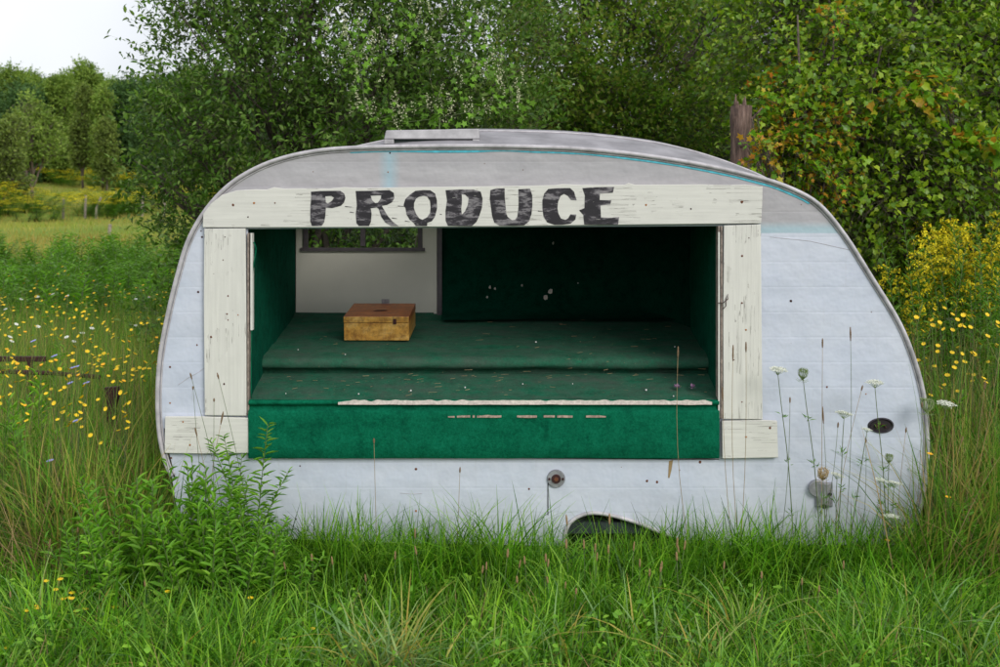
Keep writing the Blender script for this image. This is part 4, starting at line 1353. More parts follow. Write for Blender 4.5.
# ------------------------------------------------------------------ grass
def blades(name, base, h, wd, lean, az, droop, mat, kind='stuff', nseg=4, link_it=True):
    n = len(h)
    ts = np.linspace(0, 1, nseg + 1)
    dx, dy = np.cos(az), np.sin(az)
    sx, sy = -dy, dx
    tw = RNG.uniform(-1.2, 1.2, n)
    wx, wy = sx * np.cos(tw) + dx * np.sin(tw), sy * np.cos(tw) + dy * np.sin(tw)
    V = np.zeros((n, 2 * (nseg + 1), 3))
    for i, t in enumerate(ts):
        hor = lean * h * t + droop * h * t ** 2.2
        ver = h * t * (1 - 0.25 * lean) - droop * h * 0.55 * t ** 3
        w_ = wd * (1 - t ** 2) ** 0.7 * 0.5 + 0.0004
        cx, cy, cz = base[:, 0] + dx * hor, base[:, 1] + dy * hor, base[:, 2] + ver
        V[:, 2 * i] = np.stack([cx - wx * w_, cy - wy * w_, cz], 1)
        V[:, 2 * i + 1] = np.stack([cx + wx * w_, cy + wy * w_, cz], 1)
    f = np.array([(2 * i, 2 * i + 1, 2 * i + 3, 2 * i + 2) for i in range(nseg)])
    Fc = (f[None] + (np.arange(n) * 2 * (nseg + 1))[:, None, None]).reshape(-1, 4)
    me = np_mesh(name, V.reshape(-1, 3), Fc)
    return link(name, me, mat) if link_it else me


def tz(xy):
    return np.array([ter(a, b) for a, b in xy])


def inside_trailer(x, y, pad=0.0):
    return (x > -1.9 - pad) & (x < 2.36 + pad) & (y > -0.02 - pad) & (y < 1.92 + pad)


# short green grass in front
nt_ = 15500
c = np.stack([RNG.uniform(-5.5, 5.5, nt_), RNG.uniform(-3.0, 0.05, nt_)], 1)
hh_ = RNG.uniform(0.19, 0.36, nt_)
hh_ *= 1 + 0.55 * np.array([noise.noise(Vector((a * 1.3, b * 1.3, 5))) for a, b in c])
hh_ *= np.interp(c[:, 1], [-3, -1.2, -0.1, 0.1], [0.75, 0.9, 1.3, 1.4])
per = 8
cc = np.repeat(c, per, 0)
th = RNG.uniform(0, 2 * PI, len(cc))
rr = RNG.uniform(0, 0.05, len(cc))
bxy = cc + np.stack([np.cos(th) * rr, np.sin(th) * rr], 1)
tuft_az = np.repeat(RNG.uniform(0, 2 * PI, nt_), per)
azz = np.where(RNG.random(len(cc)) < .5, th, tuft_az + RNG.normal(0, .5, len(cc)))
h_ = np.repeat(hh_, per) * RNG.uniform(0.55, 1.25, len(cc))
base = np.concatenate([bxy, np.full((len(bxy), 1), -0.02)], 1)
go = blades('lawn_grass', base, h_, np.where(RNG.random(len(cc)) < .12, RNG.uniform(0.010, 0.016, len(cc)), RNG.uniform(0.004, 0.0095, len(cc))), RNG.uniform(0.05, 0.55, len(cc)), azz, RNG.uniform(0.0, 0.65, len(cc)), M['grass'])
tag(go, 'long bright green grass growing in front of the trailer', 'grass', kind='stuff')
# taller tufts against the trailer wall
tx = [(P(a, 0, -0.15).x, b, s, n) for a, b, s, n in ((325, .42, .07, 40), (345, .50, .08, 50), (365, .42, .08, 40), (300, .36, .1, 40), (400, .38, .1, 50), (440, .42, .1, 50), (480, .54, .08, 60), (505, .60, .07, 60), (530, .52, .07, 50), (390, .40, .12, 60),
                                                     (560, .34, .1, 30), (600, .36, .12, 60), (650, .42, .14, 110), (690, .42, .12, 100), (720, .46, .1, 80), (755, .52, .1, 70), (790, .50, .08, 60), (820, .48, .1, 80), (860, .50, .1, 80), (900, .48, .1, 80), (930, .55, .12, 90), (622, .38, .05, 110), (640, .46, .05, 130), (665, .5, .05, 130), (690, .5, .05, 120), (285, .5, .05, 110), (330, .56, .04, 130), (380, .5, .05, 130), (445, .55, .05, 110), (270, .36, .1, 40), (310, .5, .05, 90), (352, .56, .05, 110), (420, .5, .05, 90), (466, .52, .05, 90), (500, .6, .05, 110), (540, .5, .05, 70), (700, .5, .07, 110), (735, .55, .06, 110), (775, .55, .06, 90), (880, .55, .06, 100), (910, .52, .06, 90))]
Bs, Hs, As = [], [], []
for x, h, s, n in tx:
    Bs.append(np.stack([RNG.normal(x, s, n), RNG.normal(-0.22, 0.09, n).clip(-.6, -.04), np.full(n, -0.02)], 1))
    Hs.append(h * RNG.uniform(0.55, 1.3, n))
    As.append(RNG.uniform(0, 2 * PI, n))
Bs, Hs, As = np.concatenate(Bs), np.concatenate(Hs), np.concatenate(As)
As = np.where(np.sin(As) > 0.3, -As, As)
to = blades('tall_grass_tufts', Bs, Hs, RNG.uniform(0.005, 0.010, len(Hs)), RNG.uniform(0.02, 0.35, len(Hs)), As, RNG.uniform(0.0, 0.6, len(Hs)), M['grass'], nseg=6)
tag(to, 'taller dark green grass tufts leaning against the bottom of the trailer', 'grass', kind='stuff')


M['bluegrass'] = leafmat('broad blue green blades', [(0.12, 0.24, 0.10), (0.17, 0.31, 0.13), (0.26, 0.34, 0.10), (0.42, 0.32, 0.08)], 0.3, 0.45, None, 4)
Bs, Hs, As = [], [], []
for px, py, n, h in ((380, 660, 60, .40), (395, 640, 50, .42), (370, 640, 40, .36), (345, 650, 30, .34), (440, 655, 30, .32), (130, 620, 40, .36), (100, 600, 30, .34), (170, 630, 30, .3), (740, 610, 50, .38), (700, 640, 40, .34), (860, 640, 40, .36), (930, 610, 40, .40), (30, 600, 40, .42), (560, 630, 30, .34), (975, 640, 40, .4), (20, 520, 40, .5), (640, 620, 24, .34), (500, 645, 24, .3)):
    Yd = F * H / (min(py + 45, 690) - CY) - D
    Bs.append(np.stack([RNG.normal((px - CX) * (D + Yd) / F, .06, n), RNG.normal(Yd, .05, n), np.full(n, -0.02)], 1))
    Hs.append(h * RNG.uniform(0.6, 1.35, n))
    As.append(RNG.uniform(0, 2 * PI, n))
Bs, Hs, As = np.concatenate(Bs), np.concatenate(Hs), np.concatenate(As)
to = blades('broad_grass', Bs, Hs, RNG.uniform(0.008, 0.014, len(Hs)), RNG.uniform(0.1, 0.6, len(Hs)), As, RNG.uniform(0.1, 0.8, len(Hs)), M['bluegrass'], nseg=7)
tag(to, 'broad bluish arching grass blades in the front lawn', 'grass', kind='stuff')
n = 3400
bx_ = RNG.uniform(-1.75, 2.35, n)
Hs = np.interp(bx_, [-1.7, -1.2, -.9, -.5, 0, .4, .8, 1.3, 2.3], [.44, .48, .56, .54, .42, .30, .42, .56, .60]) * RNG.uniform(.55, 1.15, n)
As = RNG.uniform(PI, 2 * PI, n)
to = blades('trailer_edge_grass', np.stack([bx_, RNG.uniform(-.30, -.03, n), np.full(n, -.02)], 1), Hs, RNG.uniform(0.004, 0.009, n), RNG.uniform(0.02, 0.4, n), As, RNG.uniform(0.0, 0.6, n), M['grass'], nseg=5)
tag(to, 'line of longer grass growing up against the bottom edge of the trailer', 'grass', kind='stuff')


# field grass on both sides and behind
def field(name, x0, x1, y0, y1, n, h0, h1, w0, w1, mat, label, seg=3, test=None):
    # denser near the camera
    u = RNG.random(n)
    y = y0 + (y1 - y0) * u ** 1.5
    x = RNG.uniform(x0, x1, n)
    keep = ~inside_trailer(x, y, 0.03)
    if test is not None: keep &= test(x, y)
    x, y = x[keep], y[keep]
    z = tz(np.stack([x, y], 1)) - 0.03
    m = len(x)
    hz = np.array([noise.noise(Vector((a * .7, b * .7, 2))) for a, b in zip(x, y)])
    o = blades(name, np.stack([x, y, z], 1), RNG.uniform(h0, h1, m) * (1 + .35 * hz), RNG.uniform(w0, w1, m), RNG.uniform(0, .4, m), RNG.uniform(0, 2 * PI, m), RNG.uniform(0, .5, m), mat, nseg=seg)
    tag(o, label, 'grass', kind='stuff')
    return o


field('field_grass', -11, -1.75, -0.1, 9.5, 90000, 0.45, 1.0, 0.004, 0.010, M['tallgrass'], 'tall mixed green and straw coloured field grass left of the trailer', 4,
      lambda x, y: x > -2.6 - y * 0.62)
field('verge_grass', 2.2, 9, -0.3, 8, 52000, 0.5, 1.25, 0.004, 0.010, M['tallgrass'], 'tall tangled field grass right of the trailer', 4, lambda x, y: x < 4.2 + y * 0.6)
field('rear_grass', -3, 6, 1.95, 14, 16000, 0.4, 0.9, 0.006, 0.012, M['tallgrass'], 'grass under the shrubs behind the trailer', 3)
field('meadow_turf', -62, -2, 20, 105, 90000, 0.15, 0.42, 0.012, 0.035, M['farfield'], 'yellow green hay field far behind at the left', 2, lambda x, y: (x > -9 - y * 0.62) & (x < -1 - y * 0.15))

# ------------------------------------------------------------------ plants: stem, leaves, plume
def weed(name, label, cat, h, nl, ll, lw, mat, group, stems=1, plume=None, seed=0, spread=0.0, leafup=0.6):
    rg = np.random.default_rng(seed)
    root = empty(name)
    tag(root, label, cat, group)
    mb = MB()
    P0, D0, L0 = [], [], []
    PP = []
    for s in range(stems):
        a_ = rg.uniform(0, 2 * PI)
        off = Vector((math.cos(a_), math.sin(a_), 0)) * spread * rg.uniform(0.2, 1)
        hs = h * rg.uniform(0.8, 1.05)
        lean = Vector((rg.normal() * .10, rg.normal() * .10, 0)) * hs + off * 0.7
        pts = [off + lean * (t ** 1.7) + Vector((0, 0, hs * t)) for t in np.linspace(0, 1, 7)]
        mb.tube(pts, [0.0045 * (1 - 0.7 * t) for t in np.linspace(0, 1, 7)], 5)
        for k in range(nl):
            t = 0.08 + 0.92 * (k + rg.random()) / nl
            p = off + lean * (t ** 1.7) + Vector((0, 0, hs * t))
            az_ = k * 2.4 + rg.normal() * .3
            P0.append(tuple(p))
            D0.append((math.cos(az_), math.sin(az_), leafup + rg.normal() * .25))
            L0.append(ll * (1.15 - 0.55 * t) * rg.uniform(.75, 1.2))
        if plume:
            top = pts[-1]
            nb = 9
            for b in range(nb):
                ab = b * 2.4
                st = top - Vector((0, 0, 0.28 * h * 0.6 * (b / nb)))
                ln_ = 0.07 + 0.13 * (b / nb)
                br = [st + Vector((math.cos(ab), math.sin(ab), 0)) * ln_ * u + Vector((0, 0, ln_ * (0.9 * u - 0.7 * u * u))) for u in (0, .35, .7, 1)]
                mb.tube(br, 0.0015, 3)
                for u in np.linspace(0.15, 1, plume):
                    p = st + Vector((math.cos(ab), math.sin(ab), 0)) * ln_ * float(u) + Vector((0, 0, ln_ * (0.9 * u - 0.7 * u * u)))
                    for _ in range(3):
                        PP.append(tuple(np.array(p) + rg.normal(size=3) * 0.007))
    mb.build('stem', M['stem'], root, True)
    P0, D0, L0 = np.array(P0), np.array(D0, float), np.array(L0)
    nn = unit(rg.normal(size=P0.shape) * .25 + [[0, 0, 1]])
    V, Fc = leaves(P0, D0, nn, L0, L0 * lw / ll, T_OVAL)
    link('leaves', np_mesh('leaves', V, Fc), mat, root)
    if plume:
        PP = np.array(PP)
        V, Fc = leaves(PP, rg.normal(size=PP.shape), rg.normal(size=PP.shape), np.full(len(PP), .021), np.full(len(PP), .016), T_DIAM)
        link('flower_plume', np_mesh('flower_plume', V, Fc), M['goldplume'], root)
    return root


# leafy weeds at the rear left corner
g1 = 'leafy green weeds at the left corner of the trailer'
lab = 'low bushy bright green weed crowded with others at the bottom left trailer corner'
w0 = weed('leafy_weed', lab, 'weed', 0.46, 34, 0.085, 0.022, M['weed'], g1, 3, seed=41, spread=0.09)
w1 = weed('leafy_weed', lab, 'weed', 0.52, 38, 0.09, 0.020, M['weed'], g1, 3, seed=42, spread=0.09)
first = {w0.name: True, w1.name: True}
spots = []
for i in range(46):
    px = random.uniform(68, 300)
    Yd = random.uniform(-0.75, -0.15)
    top = np.interp(px, [60, 100, 150, 190, 240, 270, 300], [520, 492, 470, 468, 480, 510, 535]) + random.uniform(0, 45)
    x = (px - CX) * (D + Yd) / F
    ht = H - (top - CY) * (D + Yd) / F
    spots.append((x, Yd, ht))
for i, (x, y, ht) in enumerate(spots):
    p_ = (w0, w1)[i % 2]
    s = max(0.4, ht / 0.5)
    if i < 2:
        p_.location = (x, y, 0); p_.scale = (s, s, s)
    else:
        o = dup(p_, (x, y, 0), 0, (0.85 + .15 * s, 0.85 + .15 * s, s))
        o.rotation_euler = (random.gauss(0, .14), random.gauss(0, .14), random.uniform(0, 6.28))
tw_ = weed('leafy_weed', 'tallest leafy green weed, rising across the lower left corner block to the green carpet', 'weed', 0.98, 95, 0.10, 0.017, M['weed'], None, 3, seed=47, spread=0.07, leafup=0.4)
tw_.location = (P(254, 0, -0.18).x, -0.18, 0)
tw2 = dup(tw_, (P(236, 0, -0.2).x, -0.20, 0), 2.2, (1, 1, 0.78), 'second tallest leafy weed, just left of the tallest, in front of the corner block')
# leafy weeds lower right and left edge
for (px, py, Yd, lb) in ((972, 520, -0.3, 'lone bright leafy weed at the lower right edge, left of the last one'), (995, 505, -0.2, 'bright leafy weed cut by the right edge of the photo'), (22, 385, 0.9, 'bright leafy weed clump at the left edge in front of the rusty frame'), (4, 400, 0.6, 'bright leafy weed cut by the left edge of the photo'),
                         (40, 420, 0.5, 'bright leafy weed right of the left edge clump below the rusty frame')):
    x = (px - CX) * (D + Yd) / F
    ht = H - (py - CY) * (D + Yd) / F
    dup(w1, (x, Yd, 0), random.uniform(0, 6), (1.2, 1.2, ht / 0.5), lb, 'scattered leafy weeds')

for i in range(34):
    px, Yd = (random.uniform(-30, 150), random.uniform(0.2, 4.5)) if i % 2 else (random.uniform(915, 1030), random.uniform(-0.45, 1.6))
    x = (px - CX) * (D + Yd) / F
    if inside_trailer(x, Yd, 0.1) or (Yd < 0.3 and 200 < px < 945): continue
    dup((w0, w1)[i % 3 == 0], (x, Yd, ter(x, Yd)), random.uniform(0, 6), (1.3, 1.3, random.uniform(1.1, 1.9) * (0.7 if Yd < 0.3 else 1)),
        'leafy green weed scattered in the tall grass %s of the trailer' % ('left' if i % 2 else 'right'), 'weeds in the grass %s of the trailer' % ('left' if i % 2 else 'right'))

# goldenrod
gl = 'goldenrod plant with arching yellow plumes in the tall weeds right of the trailer'
g0 = weed('goldenrod_plant', gl, 'goldenrod', 1.55, 90, 0.10, 0.018, M['goldleaf'], 'goldenrod right of the trailer', 4, 9, seed=51, spread=0.16)
g1_ = weed('goldenrod_plant', gl, 'goldenrod', 1.45, 80, 0.10, 0.018, M['goldleaf'], 'goldenrod right of the trailer', 4, None, seed=52, spread=0.16)
g1_['label'] = 'leafy stem clump not yet in bloom in the tall weeds right of the trailer'
g1_['category'] = 'weed'
g1_['group'] = 'unopened weeds right of the trailer'
g1_.name = 'tall_weed'
gold = [(945, 218, 2.6), (965, 222, 2.5), (925, 235, 2.7), (985, 235, 2.4), (905, 262, 2.2), (952, 240, 2.2), (938, 228, 3.0), (975, 245, 2.9), (890, 275, 2.6), (1010, 230, 2.6), (1040, 240, 2.8), (958, 214, 3.0)]
for i, (px, py, Yd) in enumerate(gold):
    x = (px - CX) * (D + Yd) / F
    ht = H - (py - CY) * (D + Yd) / F
    if i == 0: g0.location = (x, Yd, 0); g0.scale = (1, 1, ht / 1.55)
    else: dup(g0, (x, Yd, 0), random.uniform(0, 6), (1, 1, ht / 1.55))
k = 0
for i in range(26):
    px = random.uniform(872, 1060)
    Yd = random.uniform(0.6, 4.2)
    py = np.interp(px, [870, 900, 940, 1000, 1060], [290, 268, 250, 245, 240]) + random.uniform(-22, 45) + (1.5 - Yd) * 14
    x = (px - CX) * (D + Yd) / F
    if inside_trailer(x, Yd, 0.12): continue
    ht = H - (py - CY) * (D + Yd) / F
    if k == 0: g1_.location = (x, Yd, 0); g1_.scale = (1, 1, ht / 1.45)
    else: dup(g1_, (x, Yd, 0), random.uniform(0, 6), (1, 1, ht / 1.45))
    k += 1
w2 = weed('leafy_weed', 'dull green leafy weed clump beyond the flower meadow', 'weed', 0.52, 38, 0.09, 0.026, M['goldleaf'], 'weeds beyond the flower meadow', 3, seed=77, spread=0.10)
w2.location = (-9.5, 16.0, ter(-9.5, 16.0)); w2.scale = (2.6, 2.6, 1.7)
# left: green weeds band beyond the flowers, then the far yellow goldenrod
k = 0
lbm = 'leafy green weed clump in the band between the flower meadow and the hay field'
for i in range(210):
    Yd = random.uniform(9, 21)
    px = random.uniform(-60, 200)
    x = (px - CX) * (D + Yd) / F
    dup((w2, w2, w1)[i % 3] if i % 4 else g1_, (x, Yd, ter(x, Yd)), random.uniform(0, 6), (2.6, 2.6, random.uniform(1.2, 2.1)) if i % 4 else (2.2, 2.2, random.uniform(.4, .68)), lbm, 'weeds beyond the flower meadow')
lbf = 'yellow goldenrod clump along the far edge of the hay field'
for i in range(66):
    px = random.uniform(-60, 230) if i < 50 else random.uniform(-200, 300)
    Yd = random.uniform(52, 62) if i % 3 else random.uniform(85, 110)
    if i % 3 == 0: px = random.uniform(60, 135)
    x = (px - CX) * (D + Yd) / F
    dup(g0, (x, Yd, ter(x, Yd)), random.uniform(0, 6), (4.5, 4.5, random.uniform(.5, .95)), lbf, 'goldenrod beyond the hay field')

# ------------------------------------------------------------------ meadow flowers
H0, USED = {}, set()


def flower(name, mat, label, cat, group, h=0.7, r=0.020, petals=9, seed=0, cone=0.42, heads=1):
    rnd = random.Random(seed)
    mb = MB()
    for hd in range(heads):
        top = Vector((rnd.uniform(-.09, .09) * (1 if heads > 1 else .5), rnd.uniform(-.09, .09), h - hd * rnd.uniform(.02, .06)))
        mb.tube([(0, 0, 0), (top.x * .3, top.y * .3, h * .5), top], [0.0022, 0.0016, 0.0013], 4, 0)
        tilt = Vector((rnd.uniform(-.5, .5), rnd.uniform(-.7, .1), 1)).normalized()
        ax = tilt.cross(Vector((1, 0, 0))).normalized()
        ay = tilt.cross(ax)
        for p in range(petals):
            a0 = 2 * PI * p / petals
            d_ = ax * math.cos(a0) + ay * math.sin(a0)
            s_ = ax * -math.sin(a0) + ay * math.cos(a0)
            w_ = r * 2.2 / petals * 1.5
            mb.add([top, top + d_ * r * .6 + s_ * w_ + tilt * r * cone * .5, top + d_ * r + tilt * r * cone, top + d_ * r * .6 - s_ * w_ + tilt * r * cone * .5], [(0, 1, 2, 3)], 1)
        c0 = top + tilt * 0.003
        mb.add([c0 + tilt * 0.004] + [c0 + (ax * math.cos(i * PI / 3) + ay * math.sin(i * PI / 3)) * r * 0.38 for i in range(6)], [(0, i + 1, (i + 1) % 6 + 1) for i in range(6)], 1)
    o = mb.build(name, [M['stem'], mat])
    tag(o, label, cat, group)
    H0[o.name] = h
    return o


def scatter(protos, n, xr_, yr_, hr, dens=None, y0=0.35, big=1.0):
    made = 0
    tries = 0
    while made < n and tries < n * 40:
        tries += 1
        px, py = random.uniform(*xr_), random.uniform(*yr_)
        if dens and random.random() > dens(px, py): continue
        h = random.uniform(*hr)
        # walk out to the place where a head of this height stands on the ground
        Yd = None
        for s in np.arange(y0, 14, 0.15):
            x = (px - CX) * (D + s) / F
            if H - (py - CY) * (D + s) / F <= ter(x, s) + h: Yd = s; break
        if Yd is None: continue
        x = (px - CX) * (D + Yd) / F
        if inside_trailer(x, Yd, 0.08): continue
        p_ = random.choice(protos)
        s_ = h / H0[p_.name]
        if p_.name not in USED:
            USED.add(p_.name)
            o = p_
        else:
            o = p_.copy()
            COL.objects.link(o)
        w_ = big * random.uniform(0.85, 1.25) * (1 + max(0, Yd) * 0.03)
        o.location = (x, Yd, ter(x, Yd)); o.rotation_euler = (0, 0, random.uniform(-1.2, 1.2)); o.scale = (w_, w_, s_)
        made += 1


la = 'thin branching stem with small yellow daisy like flowers in the left meadow'
ya = [flower('meadow_flower', M['yellow'], la, 'flower', 'yellow flowers left of the trailer', seed=i, h=0.95, heads=3) for i in range(2)]
yb = flower('meadow_flower', M['yellow'], la, 'flower', 'yellow flowers left of the trailer', seed=5, h=0.95, heads=4)
oa = flower('meadow_flower', M['orange'], 'small orange yellow flower on a thin stem in the meadow left of the trailer', 'flower', 'orange flowers left of the trailer', seed=3, r=0.017)
scatter(ya + [yb, oa], 190, (-40, 182), (268, 470), (0.82, 1.2), lambda x, y: 1.0 if 285 < y < 375 else (0.5 if y < 430 else 0.2), 0.2, 0.7)
lr = 'small yellow flower on a thin stem among the tall weeds right of the trailer'
yr = [flower('meadow_flower', M['yellow'], lr, 'flower', 'yellow flowers right of the trailer', seed=20 + i, h=1.2, heads=2) for i in range(2)]
scatter(yr, 74, (876, 1015), (232, 450), (0.9, 1.45), lambda x, y: 1 if 255 < y < 385 else .4, 0.5, 0.72)
lw_ = 'small white flower head in the meadow left of the trailer'
wh = flower('meadow_flower', M['white_petal'], lw_, 'flower', 'white flowers left of the trailer', seed=31, h=0.9, r=0.022, petals=8, cone=0.1)
scatter([wh], 18, (-20, 180), (288, 350), (0.75, 1.05))
lc = 'pale blue chicory flower in the meadow near the rusty frame'
bc = flower('chicory_flower', M['blue_petal'], lc, 'flower', 'chicory flowers left of the trailer', seed=33, r=0.022, petals=12, cone=0.2)
for i, (px, py, Yd) in enumerate(((52, 357, 1.4), (70, 369, 1.2), (74, 368, 1.2), (68, 384, 1.1), (84, 384, 1.15), (73, 422, 0.5), (47, 462, 0.1), (31, 342, 2.0))):
    x = (px - CX) * (D + Yd) / F
    ht = H - (py - CY) * (D + Yd) / F
    o = bc if i == 0 else bc.copy()
    if i: COL.objects.link(o)
    o.location = (x, Yd, 0); o.scale = (1.1, 1.1, ht / 0.7)
lf = 'low yellow flower in the lawn grass at the lower left'
yf = flower('lawn_flower', M['yellow'], lf, 'flower', 'yellow flowers in the lower left grass', seed=35, r=0.017, petals=8)
for i, (px, py) in enumerate(((44, 584), (51, 581), (47, 592), (60, 602), (68, 596), (62, 600), (28, 610), (34, 609), (23, 614), (67, 613), (86, 612), (160, 594), (249, 601), (310, 632), (277, 645), (287, 645), (211, 645), (248, 652), (2, 663), (117, 610), (74, 600))):
    Yd = -0.75 - (py - 580) / 90 * 0.6
    x = (px - CX) * (D + Yd) / F
    ht = max(0.15, H - (py - CY) * (D + Yd) / F)
    o = yf if i == 0 else yf.copy()
    if i: COL.objects.link(o)
    o.location = (x, Yd, 0); o.scale = (1, 1, ht / 0.7); o.rotation_euler = (0, 0, random.uniform(-1, 1))
for (px, py, lb) in ((892, 541, 'single orange yellow flower in the grass below the right end of the trailer'), (953, 498, 'yellow flower low at the right between grass stalks'), (935, 455, 'yellow flower beside the right edge of the trailer')):
    Yd = -0.3
    o = oa.copy(); COL.objects.link(o)
    o['label'] = lb; o['group'] = 'single flowers at the lower right'
    x = (px - CX) * (D + Yd) / F
    o.location = (x, Yd, 0); o.scale = (1, 1, (H - (py - CY) * (D + Yd) / F) / 0.7); o.rotation_euler = (0, 0, 0)

# ------------------------------------------------------------------ wild carrot (flat white umbels)
def umbel_mesh(kind, seed):
    rg = np.random.default_rng(seed)
    mb = MB()
    pts = []
    if kind == 'white':
        for i in range(22):
            rr_ = 0.044 * math.sqrt((i + .5) / 22)
            a_ = i * 2.4
            e = Vector((rr_ * math.cos(a_), rr_ * math.sin(a_), 0.016 - 5 * rr_ * rr_))
            mb.tube([(0, 0, -0.022), e * 0.5 + Vector((0, 0, -0.012)), e], 0.0007, 3, 0)
            for k in range(20):
                pts.append(np.array(e) + rg.normal(size=3) * (0.005, 0.005, 0.0022))
        sz = 0.006
    else:
        for i in range(26):
            a_ = i * 2.4
            rr_ = 0.028 * math.sqrt((i + 6) / 32)
            c_ = Vector((math.cos(a_), math.sin(a_), 0))
            mb.tube([(0, 0, -0.03), c_ * rr_ * 0.85 + Vector((0, 0, -0.008)), c_ * rr_ + Vector((0, 0, 0.010)), c_ * rr_ * 0.8 + Vector((0, 0, 0.024))], 0.0014, 4, 0)
            for k in range(6):
                pts.append(np.array(c_ * rr_ * 0.85) + [0, 0, 0.022] + rg.normal(size=3) * 0.003)
        for i in range(9):
            a_ = i * 0.7
            c_ = Vector((math.cos(a_), math.sin(a_), 0))
            mb.tube([(0, 0, -0.03), c_ * 0.02 + Vector((0, 0, -0.038)), c_ * 0.032 + Vector((0, 0, -0.03))], 0.0008, 3, 0)
        sz = 0.005
    pts = np.array(pts)
    V, Fc = leaves(pts, rg.normal(size=pts.shape), rg.normal(size=pts.shape), np.full(len(pts), sz), np.full(len(pts), sz), T_DIAM)
    n = len(mb.v)
    mb.v += [tuple(v) for v in V]
    mb.f += [tuple(int(i) + n for i in f) for f in Fc]
    mb.m += [1] * len(Fc)
    me = bpy.data.meshes.new('umbel')
    me.from_pydata(mb.v, [], mb.f)
    a, b = {'white': ('umbel_green', 'white_petal'), 'cup': ('umbel_green', 'umbel_green'), 'dry': ('umbel_dry', 'umbel_dry')}[kind]
    me.materials.append(M[a]); me.materials.append(M[b])
    me.polygons.foreach_set('material_index', mb.m)
    return me


UM = {'white': umbel_mesh('white', 1), 'cup': umbel_mesh('cup', 2), 'dry': umbel_mesh('dry', 3)}
carrots = [(778, 367, -0.2, 'white', 1.0, 18, 'tall wild carrot with a flat white umbel, leftmost, beside the right cream board'), (803, 370, -0.22, 'cup', 1.05, 20, 'wild carrot with a closed green cup head beside the leftmost white umbel'),
           (875, 380, -0.2, 'white', 1.0, 14, 'tall wild carrot whose white umbel stands above the tail light socket'), (844, 411, -0.25, 'white', 0.95, -8, 'wild carrot with a white umbel in the middle of the group'),
           (867, 428, -0.22, 'white', 0.55, -22, 'wild carrot with a small white umbel touching the left of the tail light socket'), (889, 455, -0.2, 'cup', 0.85, -4, 'wild carrot with a small green cup head below the tail light socket'),
           (880, 478, -0.25, 'white', 0.6, 4, 'short wild carrot with a small white umbel, left of the low pair'), (894, 481, -0.28, 'white', 0.85, -6, 'short wild carrot with a white umbel, right of the low pair'),
           (837, 473, -0.22, 'white', 0.75, -4, 'short wild carrot with a white umbel right beside the zinc cowl'), (823, 470, -0.3, 'dry', 1.15, 3, 'wild carrot with a dry tan cup head in front of the zinc cowl'),
           (891, 514, -0.3, 'white', 0.85, 2, 'lowest wild carrot with a white umbel in the grass near the right end'), (927, 400, -0.12, 'cup', 1.35, 14, 'wild carrot with a large green cup head at the right edge of the trailer'),
           (946, 401, -0.1, 'white', 1.05, -24, 'wild carrot with a white umbel beyond the right edge of the trailer')]
for i, (px, py, Yd, kd, sc, dx, lb) in enumerate(carrots):
    top = P(px, py + 4 * sc, Yd)
    bx = top.x + dx * 0.0055
    r = empty('wild_carrot', (bx, Yd, 0))
    tag(r, lb, 'wild flower', 'wild carrots at the right of the trailer')
    mb = MB()
    tl_ = top - r.location
    pts = [Vector((0, 0, 0)), Vector((tl_.x * .2, 0, tl_.z * .3)), Vector((tl_.x * .5 + 0.005, 0, tl_.z * .6)), Vector((tl_.x * .82, 0, tl_.z * .85)), tl_ - Vector((0, 0, 0.02 * sc))]
    cp = [Vector(p) for p in catmull([tuple(p) for p in pts], 4)]
    mb.tube(cp, [0.0032 - 0.0016 * j / len(cp) for j in range(len(cp))], 5)
    mb.build('stem', M['stem'], r, True)
    lpos, ldir = [], []
    for j in range(2, len(cp) - 4, 3):
        for q_ in range(7):
            lpos.append(tuple(cp[j] + Vector((random.uniform(-.012, .012), random.uniform(-.01, .01), random.uniform(-.01, .02)))))
            ldir.append((random.uniform(-1, 1), random.uniform(-1, .5), random.uniform(.1, 1)))
    lpos, ldir = np.array(lpos), np.array(ldir)
    V, Fc = leaves(lpos, ldir, RNG.normal(size=lpos.shape), RNG.uniform(.02, .05, len(lpos)), np.full(len(lpos), .005), T_DIAM)
    link('leaves', np_mesh('leaves', V, Fc), M['goldleaf'], r)
    o = link('umbel', UM[kd], None, r)
    o.location = tl_
    o.scale = (sc, sc, sc)
    o.rotation_euler = (R(8 + random.uniform(-8, 10)), R(random.uniform(-8, 8)), random.uniform(0, 3)) if kd != 'dry' else (R(30), 0, 0)
# small white umbels seen far right in the weeds
lb = 'small wild carrot bloom among the yellow flowers right of the trailer'
wr = flower('meadow_flower', M['white_petal'], lb, 'flower', 'white blooms right of the trailer', seed=36, h=1.2, r=0.03, petals=10, cone=0.05)
scatter([wr], 9, (895, 1000), (270, 330), (1.0, 1.4))

